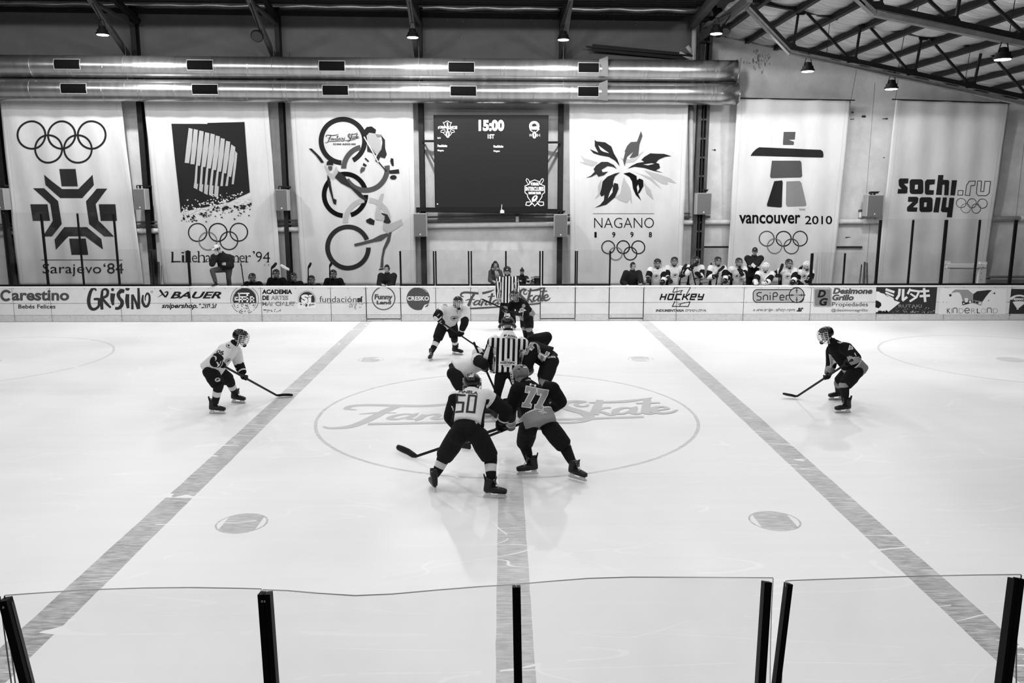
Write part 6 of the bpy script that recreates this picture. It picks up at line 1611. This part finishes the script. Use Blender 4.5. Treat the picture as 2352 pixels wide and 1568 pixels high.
rref, jref = fig('ref', 'official in black and white striped shirt seen from behind at the faceoff',
    dict(P=(1165, 853, 14.22), N=(1168, 768, 14.46), H=(1166, 744, 14.56), SL=(1134, 786, 14.38), SR=(1200, 790, 14.40), EL=(1121, 818, 14.48), WL=(1130, 850, 14.86), ER=(1205, 824, 14.50), WR=(1192, 850, 14.90),
         HL=(1150, 864, 14.22), HR=(1181, 864, 14.22), KL=(1143, 902, 14.42), KR=(1192, 902, 14.42), AL=al, AR=ar, TL=al + V(-.05, .2, 0), TR=ar + V(.06, .2, 0)),
    'ref', (0, 1, -.32), (0, .3, 1), group=CREW, bare=True, visor=True, grip=(1, 0, 0) and V(1, 0, 0), hem=.03)
# --- the far linesman and the dark winger before him
al, ar = on_ice(1181, 744), on_ice(1149, 744)
rlm, jlm = fig('lm', 'linesman in striped shirt standing upright before the far boards, facing the viewer',
    dict(P=(1165, 694, 23.98), N=(1166, 638, 23.98), H=(1165, 622.5, 23.94), SL=(1182, 644, 23.98), SR=(1149, 644, 23.98), EL=(1187, 667, 23.98), WL=(1186, 690, 23.86), ER=(1144, 667, 23.98), WR=(1146, 690, 23.86),
         HL=(1172, 699, 23.98), HR=(1157, 699, 23.98), KL=(1178, 723, 23.88), KR=(1152, 723, 23.88), AL=al, AR=ar, TL=al + V(.03, -.2, 0), TR=ar + V(-.03, -.2, 0)),
    'ref', (0, -1, -.05), group=CREW, bare=True, visor=True, grip=V(1, 0, 0), hem=.0)
bd3, hd3, td3 = atY(1192, 724, 21.0), atY(1103, 685, 21.15), atY(1097, 661, 21.1)
stick(bd3, hd3, td3, 'hockey stick with white taped blade raised in front of the far boards', tape=tape_wh, blade=tape_wh)
al, ar = on_ice(1219, 778), on_ice(1207, 776)
rd3, jd3 = fig('d3', 'hockey player in dark jersey leaning forward in front of the far linesman',
    dict(P=(1211, 724, 21.50), N=(1192, 692, 21.34), H=(1182, 679, 21.22), SL=(1205, 701, 21.18), SR=(1178, 699, 21.46), EL=(1208, 722, 20.98), WL=onstick(bd3, hd3, .12), ER=(1166, 712, 21.40), WR=onstick(bd3, hd3, .44),
         HL=(1214, 730, 21.38), HR=(1206, 729, 21.62), KL=(1215, 756, 21.24), KR=(1206, 754, 21.44), AL=al, AR=ar, TL=al + V(-.1, -.18, 0), TR=ar + V(-.1, -.18, 0)),
    'dark', (-.5, -.85, -.12), group=CREW, grip=(hd3 - bd3), cage=cage_m, hem=.04)
# --- number 16 facing the viewer
b16, h16, t16 = atY(1010, 737, 19.42), on_ice(1118, 811, .03), on_ice(1148, 812, .03)
stick(b16, h16, t16, 'black hockey stick of the white player facing the viewer left of the officials')
al, ar = on_ice(1048, 800), on_ice(990, 812)
r16, j16 = fig('16', 'hockey player in white number 16 jersey facing the viewer, left of the officials',
    dict(P=(1028, 740, 19.95), N=(1046, 707, 19.66), H=(1052, 694, 19.54), SR=(1016, 709, 19.74), SL=(1069, 712, 19.66), ER=(1003, 726, 19.46), WR=onstick(b16, h16, .07), EL=(1067, 742, 19.44), WL=onstick(b16, h16, .42),
         HR=(1017, 746, 19.95), HL=(1038, 746, 19.95), KR=(1004, 780, 19.62), KL=(1044, 776, 19.80), AL=al, AR=ar, TL=al + V(.2, -.10, 0), TR=ar + V(-.03, -.2, 0)),
    'white', (.25, -1, -.14), group=CREW, grip=(h16 - b16), cage=cage_wm, hem=.07)
# --- the two defenders out wide
b06, h06, t06 = atY(497, 831, 14.15), on_ice(638, 909, .035), on_ice(672, 905, .04)
stick(b06, h06, t06, 'black hockey stick resting on the left blue line')
al, ar = on_ice(543, 907), on_ice(494, 931)
r06, j06 = fig('06', 'hockey player in white number 06 jersey crouching at the left, facing right',
    dict(P=(487, 846, 14.66), N=(532, 796, 14.70), H=(551, 774, 14.66), SR=(515, 804, 14.46), SL=(541, 808, 14.94), ER=(494, 831, 14.16), WR=onstick(b06, h06, .09), EL=(549, 836, 15.02), WL=onstick(b06, h06, .44),
         HR=(482, 853, 14.52), HL=(496, 852, 14.80), KR=(503, 886, 14.46), KL=(528, 874, 15.04), AL=al, AR=ar, TL=al + V(.2, -.06, 0), TR=ar + V(.2, -.02, 0)),
    'white', (1, -.12, -.26), (.2, 0, 1), group=CREW, dk0=.42, side=False, grip=(h06 - b06), cage=cage_wm, hem=.07)
bpr, hpr, tpr = atY(1958, 826, 14.2), on_ice(1829, 911, .035), on_ice(1797, 909, .04)
stick(bpr, hpr, tpr, 'black hockey stick with its blade pointing left at the right of the rink')
al, ar = on_ice(1941, 929), on_ice(1925, 900)
rpr, jpr = fig('pr', 'hockey player in dark jersey with grey bands crouching at the right, facing left',
    dict(P=(1963, 846, 14.76), N=(1917, 793, 14.76), H=(1898, 768, 14.70), SL=(1944, 801, 14.52), SR=(1912, 806, 15.0), EL=(1966, 822, 14.26), WL=onstick(bpr, hpr, .10), ER=(1909, 840, 15.02), WR=onstick(bpr, hpr, .44),
         HL=(1967, 853, 14.62), HR=(1955, 851, 14.88), KL=(1938, 886, 14.54), KR=(1926, 880, 15.08), AL=al, AR=ar, TL=al + V(-.2, -.02, 0), TR=ar + V(-.2, -.02, 0)),
    'dark', (-1, -.1, -.24), (-.2, 0, 1), group=CREW, grip=(hpr - bpr), cage=cage_wm, hem=.11)

# --- numbers, names and crests sewn on
NM = [G(.03, .8), G(.70, .8), G(.25, .8), G(.10, .8)]
A = Art(); q = .030
A.stroke([(-.018, .13), (-.135, .13), (-.128, .02), (-.035, .01), (-.03, -.13), (-.13, -.13)], q, 0, 0, False)
A.stroke([(.03, .13), (.125, .13), (.125, -.13), (.03, -.13)], q, 0, 0, False, True)
jersey_print(j50, r50, (1070, 926), (-.05, -.86, .50), (.06, .5, .86), .3, A, NM)
A = Art(); A.text('PIÑELA'.replace('Ñ', 'N'), -.13, -.028, .13, .028, 0, bold=.03, down=False); jersey_print(j50, r50, (1076, 900), (-.05, -.75, .66), (.1, .6, .76), .3, A, NM, name='name')
def seven(A, x, s=1.0):
    P7 = [(-.07, .15), (.075, .15), (.075, .09), (.012, -.10), (.04, -.10), (.04, -.15), (-.075, -.15), (-.075, -.10), (-.055, -.10), (.0, .085), (-.03, .085), (-.03, .06), (-.07, .06)]
    c = [(x + a * s, b * s) for a, b in P7]; A.stroke(c, .020, 1, 0, False, True); A.poly(c, 2, 1)
A = Art(); seven(A, -.085); seven(A, .085); n77 = V(.05, -.92, .35)
jersey_print(j77, r77, (1230, 914), n77, (.20, .3, .93), .3, A, NM)
A = Art(); A.rect(-.045, -.02, -.02, .02, 1); A.rect(.02, -.02, .045, .02, 1); A.rect(-.01, -.005, .01, .006, 1); jersey_print(j77, r77, (1224, 884), (0, -.8, .6), (.2, .5, .8), .2, A, NM, name='flag')
def hz(A, s, mi): hockey_logo(A, lambda u, v: ((u - 1930) * s, -(v - 205) * s), mi, s * 1.1)
A = Art(); hz(A, .00021, 1); jersey_print(j77, r77, (1246, 946), n77, (.18, .3, .93), .2, A, NM, name='logo')
A = Art(); hz(A, .00018, 1); jersey_print(j77, r77, (1211, 872), (-.1, -.7, .7), (.2, .6, .8), .2, A, NM, name='logo')
A = Art()
for x0, t_ in ((-.115, 'F'), (-.05, 'A'), (.005, 'H'), (.065, 'H')): A.text(t_, x0, -.022, x0 + .05, .022, 0, bold=.04, down=False)
A.rect(-.09, -.043, .09, -.036, 3); A.rect(-.07, -.058, .07, -.052, 3); jersey_print(jref, rref, (1172, 771), (0, -.72, .69), (.03, .68, .73), .3, A, NM, name='lettering')
A = Art(); A.poly([(-.13, .03), (.16, .03), (.13, -.04), (-.16, -.04)], 1, 0); A.poly([(-.05, .075), (.08, .075), (.05, -.075), (-.07, -.075)], 1, 0); hz(A, .00045, 0)
for k in range(len(A.lay)): 
    if k >= 8: A.lay[k] += 1
jersey_print(jref, rref, (1165, 833), (0, -.95, .3), (.02, .3, .95), .3, A, NM, name='logo')
A = Art(); A.stroke([(-.075, .07), (-.05, .13), (.04, .13), (.07, .06), (-.06, -.06), (-.075, -.13), (.085, -.13)], .062, 1, 0, False); A.stroke([(-.07, .07), (-.05, .12), (.035, .125), (.06, .06), (-.06, -.06), (-.07, -.125), (.08, -.125)], .036, 2, 1, False)
ndc = V(.12, -.60, .79)
for k_ in range(len(A.v)): A.v[k_] = (A.v[k_][0] * 1.2, A.v[k_][1] * 1.2)
jersey_print(jdc, rdc, (1238, 801), ndc, jdc and (atY(1213, 795, 14.42) - atY(1264, 824, 14.34)), .3, A, NM)
A = Art(); A.rect(-.10, -.02, .10, .02, 2); A.rect(-.105, -.024, .105, .024, 1, -.2); jersey_print(jdc, rdc, (1215, 800), ndc, (atY(1213, 795, 14.42) - atY(1264, 824, 14.34)), .2, A, NM, name='name')
def crest(s, k=0):
    A = Art(); A.disc(0, 0, s, 3 if k else 0, 0, 20, ry=s * .8); A.disc(0, 0, s * .86, 1, 1, 20, ry=s * .66)
    A.poly([(-.6*s, .1*s), (-.1*s, .5*s), (.5*s, .3*s), (.7*s, -.1*s), (.2*s, -.05*s), (.1*s, -.45*s), (-.2*s, -.1*s), (-.6*s, -.3*s)], 0, 2); A.disc(.2*s, .2*s, .12*s, 2, 3, 10); A.disc(-.25*s, -.25*s, .16*s, 2, 3, 10)
    return A
jersey_print(jwc, rwc, (1094, 857), None, (0, 0, 1), .1, crest(.085), NM, name='crest')
def digits(t, w, h, mi=0):
    A = Art(); A.text(t, -w/2, -h/2, w/2, h/2, mi, bold=.03, down=False); return A
jersey_print(j06, r06, (525, 794), None, (0, 0, 1), .1, crest(.06), NM, name='crest'); jersey_print(j06, r06, (506, 808), None, (.35, 0, 1), .1, digits('06', .13, .10), NM, name='number')
jersey_print(j06, r06, (524, 828), None, (.2, 0, 1), .1, crest(.06), NM, name='crest')
A = Art(); A.stroke([(.06, .13), (-.06, .13), (-.06, .02), (.05, .0), (.05, -.13), (-.07, -.13)], .028, 0, 0, False); jersey_print(j06, r06, (487, 800), (-.55, -.6, .6), (.6, .1, .7), .2, A, NM, name='number')
jersey_print(j16, r16, (1044, 731), None, (0, 0, 1), .1, crest(.095), NM, name='crest'); jersey_print(j16, r16, (1022, 699), None, (0, 0, 1), .1, crest(.05), NM, name='crest'); jersey_print(j16, r16, (1006, 711), None, (.6, 0, 1), .1, digits('16', .11, .09), NM, name='number')
A = Art(); A.stroke([(-.03, .03), (0, -.02), (.03, .03)], .008, 0, 0, False); A.stroke([(0, -.02), (.01, -.07)], .008, 0, 0, False); jersey_print(j16, r16, (1050, 714), None, (0, 0, 1), .1, A, NM, name='lace')
A = Art(); A.poly([(-.08, .13), (.02, .13), (.08, .03), (.02, .02), (.13, -.04), (.16, -.10), (.10, -.12), (.03, -.05), (-.02, -.06), (-.05, -.11)], 1, 0); A.poly([(-.065, .115), (.01, .115), (.06, .04), (0, .03), (-.02, -.03), (-.045, -.07)], 2, 1)
jersey_print(jpr, rpr, (1915, 829), None, (-.1, 0, 1), .2, A, NM, name='crest')
A = Art(); A.poly([(-.045, -.05), (0, .07), (.045, .02), (.04, -.05)], 1, 0); A.poly([(-.03, -.04), (0, .05), (.034, .012), (.03, -.04)], 2, 1); jersey_print(jpr, rpr, (1953, 798), None, (0, 0, 1), .1, A, NM, name='emblem')
A = Art(); A.stroke([(-.04, .02), (0, -.01), (.05, .02)], .014, 1); A.stroke([(0, .03), (.01, -.04)], .012, 1); A.disc(.045, 0, .01, 1); jersey_print(jpr, rpr, (1929, 787), None, (0, 0, 1), .1, A, NM, name='emblem')
A = Art(); A.poly([(-.14, .05), (.10, .06), (.0, -.12)], 1, 0); A.poly([(-.11, .035), (.07, .045), (.0, -.09)], 2, 1); A.disc(-.02, .11, .05, 2, 0, 12); jersey_print(jd3, rd3, (1199, 713), None, (.1, 0, 1), .2, A, NM, name='crest')
for root, px in ((rdc, (1263, 820)), (r50, (1096, 968))):
    po = [c for c in root.children if c.name.startswith('trousers')][0]
    A = Art(); A.text('BAUER', -.10 if root is rdc else -.05, -.02, .10 if root is rdc else .05, .02, 1, bold=.03, shear=.2, down=False); jersey_print(po, root, px, None, (-.25, 0, 1), .2, A, NM, name='lettering')
po = [c for c in r06.children if c.name.startswith('trousers')][0]; jersey_print(po, r06, (500, 872), None, (0, 0, 1), .1, crest(.055), NM, name='crest')
A = Art(); A.text('50', -.03, -.02, .03, .02, 1, bold=.03, down=False); ho = [c for c in r50.children if c.name.startswith('helmet')][0]; jersey_print(ho, r50, (1084, 862), None, (0, .3, 1), .1, A, NM, cell=.02, name='number', depth=.05)
# ------------------------------------------------------------------ the benches
BENCH = 'people behind the far boards'
def stand(px, py, label, kit, Y=25.92, face=(0, -1, -.12), hands=None, s=1.0, tilt=0.0, z0=.2, seated=False, sh=.205, crest_at=None, **k):
    H = atY(px, py, Y); u = V(0, 0, 1)
    N_ = H + V(tilt * .5, .04, -.175 * s); P_ = N_ + V(tilt, .10, -.54 * s)
    if seated: P_ = V(N_.x, N_.y + .08, max(.66, N_.z - .50 * s))
    lat = V(-1, -face[0] * .3, 0).normalized()       # person's left is on the viewer's right
    SL, SR = N_ - lat * sh * s + V(0, 0, -.06), N_ + lat * sh * s + V(0, 0, -.06)
    J = dict(P=P_, N=N_, H=H, SL=SL, SR=SR)
    for i, (S_, E, W_) in enumerate((('SL', 'EL', 'WL'), ('SR', 'ER', 'WR'))):
        sg = 1 if i == 0 else -1; S0 = J[S_]
        h = hands[i] if hands and hands[i] else None
        wv = (atY(*h) if len(h) == 3 else atY(h[0], h[1], BY + .02)) if h else S0 + V(-.04 * sg, -.22, -.40)
        d = wv - S0
        if d.length > .56 * s: wv = S0 + d * (.56 * s / d.length); d = wv - S0
        mid = S0 + d * .5; bend = math.sqrt(max(.0, (.30 * s) ** 2 - (d.length / 2) ** 2)); ev = V(sg * .55, .15, -1).normalized(); ev = (ev - d.normalized() * ev.dot(d.normalized())).normalized()
        J[E] = mid + ev * bend; J[W_] = wv
    hz_ = .10 * s
    for sg, a in ((1, 'L'), (-1, 'R')):
        J['H' + a] = P_ + V(sg * hz_, 0, -.04)
        if seated: J['K' + a] = P_ + V(sg * .16, -.40, -.03); J['A' + a] = V(P_.x + sg * .17, P_.y - .42, z0 + .155)
        else: J['K' + a] = V(P_.x + sg * .12, P_.y - .06, (P_.z + z0) / 2 + .03); J['A' + a] = V(P_.x + sg * .13, P_.y + .02, z0 + .155 if kit in ('white', 'dark') else z0 + .085)
        J['T' + a] = J['A' + a] + V(sg * .05, -.2, 0)
    k.setdefault('vox', .03); k.setdefault('grip', V(1, 0, 0)); k.setdefault('bulk', .93); k.setdefault('hem', .12); k.setdefault('dk0', .14); k.setdefault('dk1', .52)
    root, jo = figure('person', label, J, kit, face, None, group=BENCH, s=s, skates=kit in ('white', 'dark'), **k)
    if crest_at: jersey_print(jo, root, crest_at, None, (0, 0, 1), .1, crest(.085, 1), NM, cell=.05, name='crest')
    return root, jo, J
def bstick(top, bot, Y, label, toe=None, **k):
    a = atY(top[0], top[1], Y); c = atY(bot[0], bot[1], Y + .05); c = a + (c - a) * min(3.0, (a.z - .25) / max(.05, a.z - c.z))
    stick(c, a, atY(toe[0], toe[1], Y - .05), label, group='hockey sticks at the benches', **k)
# right bench
stand(1453.6, 611, 'man with short dark hair in a black jacket resting a hand on the boards', 'black', hands=[(1471, 654), None], hair=1, face=(.25, -1, -.1), bare=True, crest_at=None)
stand(1510, 604, 'white bench player leaning over the boards, second figure from the bench left end', 'white', hands=[(1519, 657), (1489, 650)], cage=cage_m, face=(-.05, -1, -.3), crest_at=(1508, 634))
stand(1549, 600, 'white bench player with a glove over the boards and raised stick at his side', 'white', hands=[(1564, 634, 25.9), (1543, 656)], cage=cage_m, face=(-.2, -1, -.1), crest_at=(1551, 632))
stand(1597.7, 598.5, 'white bench player raising both gloves in front of his face cage', 'white', hands=[(1600, 627, 25.8), (1590, 611, 25.75)], cage=cage_m, Y=26.05, crest_at=(1598, 640))
stand(1648.7, 599.5, 'white bench player holding a stick before his chest with one glove hanging over', 'white', hands=[(1666, 657), (1647, 634, 25.75)], cage=cage_m, crest_at=(1648, 629))
stand(1697, 602, 'white bench player touching his chin beside the coach', 'white', hands=[(1698, 618, 25.85), (1680, 642, 25.9)], cage=cage_m, Y=26.05, crest_at=(1693, 634))
_, _, Jc = stand(1733.8, 577, 'bearded coach in a black jacket and cap standing behind the white players', 'black', Y=26.7, hands=[(1722, 612, 26.4), (1745, 616, 26.4)], cap=.017, hair=1, face=(-.35, -1, -.12), bare=True, s=1.02)
stand(1759, 613, 'goaltender in white helmet with pale gloves resting on the boards', 'white', hands=[(1752, 652), (1736, 651)], cage=cage_wm, helm=helm_wh, gl=glove_wh, face=(-.4, -1, -.25), Y=25.85)
_, j8, _ = stand(1811.8, 605, 'white bench player wearing a C on the chest', 'white', hands=[(1818, 656), (1791, 634, 25.9)], cage=cage_m, crest_at=(1809, 635), s=1.02)
jersey_print(j8, None, (1816, 624), None, (0, 0, 1), .1, digits('C', .04, .055), NM, name='letter')
stand(1852.8, 609.5, 'white bench player in a white helmet at the right end of the bench', 'white', hands=[(1846, 656), None], cage=cage_wm, helm=helm_wh, face=(-.2, -1, -.15), Y=26.0, crest_at=(1848, 634), s=.95)
p_ = thing('paper', Jc['WL'], 'small white sheet held by the coach in the black cap', 'paper'); q = atY(1731, 609.5, 26.38)
m = MB(); m.bar(q + V(-.06, 0, .05), q + V(.05, 0, -.05), .012, .10, (0, 0, 1)); m.build('sheet', tape_wh, p_)
bstick((1567, 617), (1561, 652), 25.85, 'black stick blade up right of the third bench figure', (1574, 605))
bstick((1588, 612), (1597, 652), 25.72, 'black stick blade crossing the face of the bench player with raised gloves', (1603, 598))
bstick((1650, 621), (1645, 652), 25.7, 'black stick with thick taped blade before the fifth bench figure', (1662, 609))
bstick((1790, 622), (1789, 652), 25.85, 'thin black stick left of the player wearing a C', (1795, 605))
bstick((1836, 616), (1833, 652), 26.2, 'black stick with curved blade between the last two bench players', (1848, 606))
# left bench
for px, py, lab in ((579.5, 637, 'seated bench player in dark kit, first right of the standing man in the pale cap'), (634.3, 628, 'seated bench player in dark kit, tallest of the five, under a raised stick blade'), (674, 636, 'seated bench player in dark kit beneath the pale taped stick blade'),
                    (715.5, 642, 'lowest seated bench player in dark kit, fourth from the man in the pale cap'), (765.5, 629, 'seated bench player in dark kit, nearest to the young man in black')):
    stand(px, py, lab, 'dark', Y=26.75, seated=True, cage=cage_m, hands=[None, None], hem=.0)
bstick((554, 607), (560, 652), 26.4, 'thin black stick left of the first seated dark player', (552, 601))
bstick((623.5, 614), (623.5, 652), 26.5, 'black stick with its curved blade high, left of the tallest seated dark player', (632, 602))
bstick((664, 618), (667, 652), 26.5, 'black stick with a pale taped blade pointing up left', (646, 606), blade=tape_wh)
bstick((708, 613), (708, 652), 26.5, 'thin black stick above the fourth seated dark player', (711, 602))
bstick((757, 610), (758, 652), 26.45, 'thin black stick before the seated dark player nearest the young man', (760, 599))
stand(888.8, 617, 'young man with dark hair in a black sweater leaning on the far boards', 'black', Y=25.80, hands=[(884, 656), (880, 655)], hair=1.6 - .2, bare=True, face=(-.1, -1, -.12))
# the man standing on a step with one foot on the boards
step = thing('step_box', atY(522, 690, 26.2), 'wooden step behind the boards under the man in the pale cap', 'box')
q = atY(522, 640, 26.15); m = MB(); m.bbox((q.x - .35, 25.9, .2), (q.x + .35, 26.5, .66), .01); m.build('body', G(.1, .8), step); m = MB(); m.bbox((q.x - .37, 25.88, .66), (q.x + .37, 26.52, .70), .01); m.build('lid', G(.14, .8), step)
ar = atY(496, 648, BY + .08); ar.z = ZT + .08; al = V(q.x + .05, 26.22, .78)
fig('cap', 'man in a pale cap and black jacket with one foot up on the far boards',
    dict(P=(518, 612, 26.12), N=(509, 583, 25.98), H=(498, 571, 25.88), SR=(492, 591, 25.86), SL=(527, 592, 26.08), ER=(487, 606, 25.70), WR=(497, 579.5, 25.74), EL=(531, 611, 26.02), WL=(513, 606, 25.74),
         HR=(511, 618, 26.1), HL=(526, 618, 26.14), KR=(487, 621, 25.62), KL=(525, 638, 26.08), AR=ar, AL=al, TR=ar + V(-.1, -.18, 0), TL=al + V(.05, -.2, 0)), 'black', (-.55, -.85, -.3), group=BENCH, cap=.6, hair=1, bare=True, skates=False, vox=.026, grip=V(0, 0, 1), pm=G(.05, .85, bump=.3, bscale=9))
# timekeepers
coat = field_mat('grey_coat', .055, .055, bump=.4)
rw, jw, Jw = stand(1137.6, 608.5, 'woman with long dark hair and pale scarf behind the centre glass', 'black', Y=27.0, jm=coat, hair=2, bare=True, hands=[(1146, 646, 26.65), (1136, 648, 26.65)], face=(.15, -1, -.05), bulk=.72, sh=.15)
m = MB(); Nw = Jw['N']; m.loft([Nw + V(-.09, -.03, .05), Nw + V(-.05, -.10, .02), Nw + V(.03, -.11, .02), Nw + V(.09, -.04, .05), Nw + V(.05, .06, .06), Nw + V(-.05, .06, .06), Nw + V(-.09, -.03, .05)], [.045] * 7, n=8); m.loft([Nw + V(.02, -.10, .0), Nw + V(.06, -.15, -.12), Nw + V(.09, -.17, -.30)], [(.05, .02), (.07, .02), (.08, .018)], n=8, lat=(1, 0, 0)); m.build('scarf', G(.25, .9, bump=.5, bscale=25), rw, smooth=True)
stand(1199, 624, 'child in a dark knitted cap holding a clipboard behind the centre glass', 'black', Y=26.75, cap=.0161, bare=True, hands=[(1212, 642, 26.3), (1196, 646, 26.3)], s=.84, bulk=.8, sh=.17, face=(.1, -1, -.1))
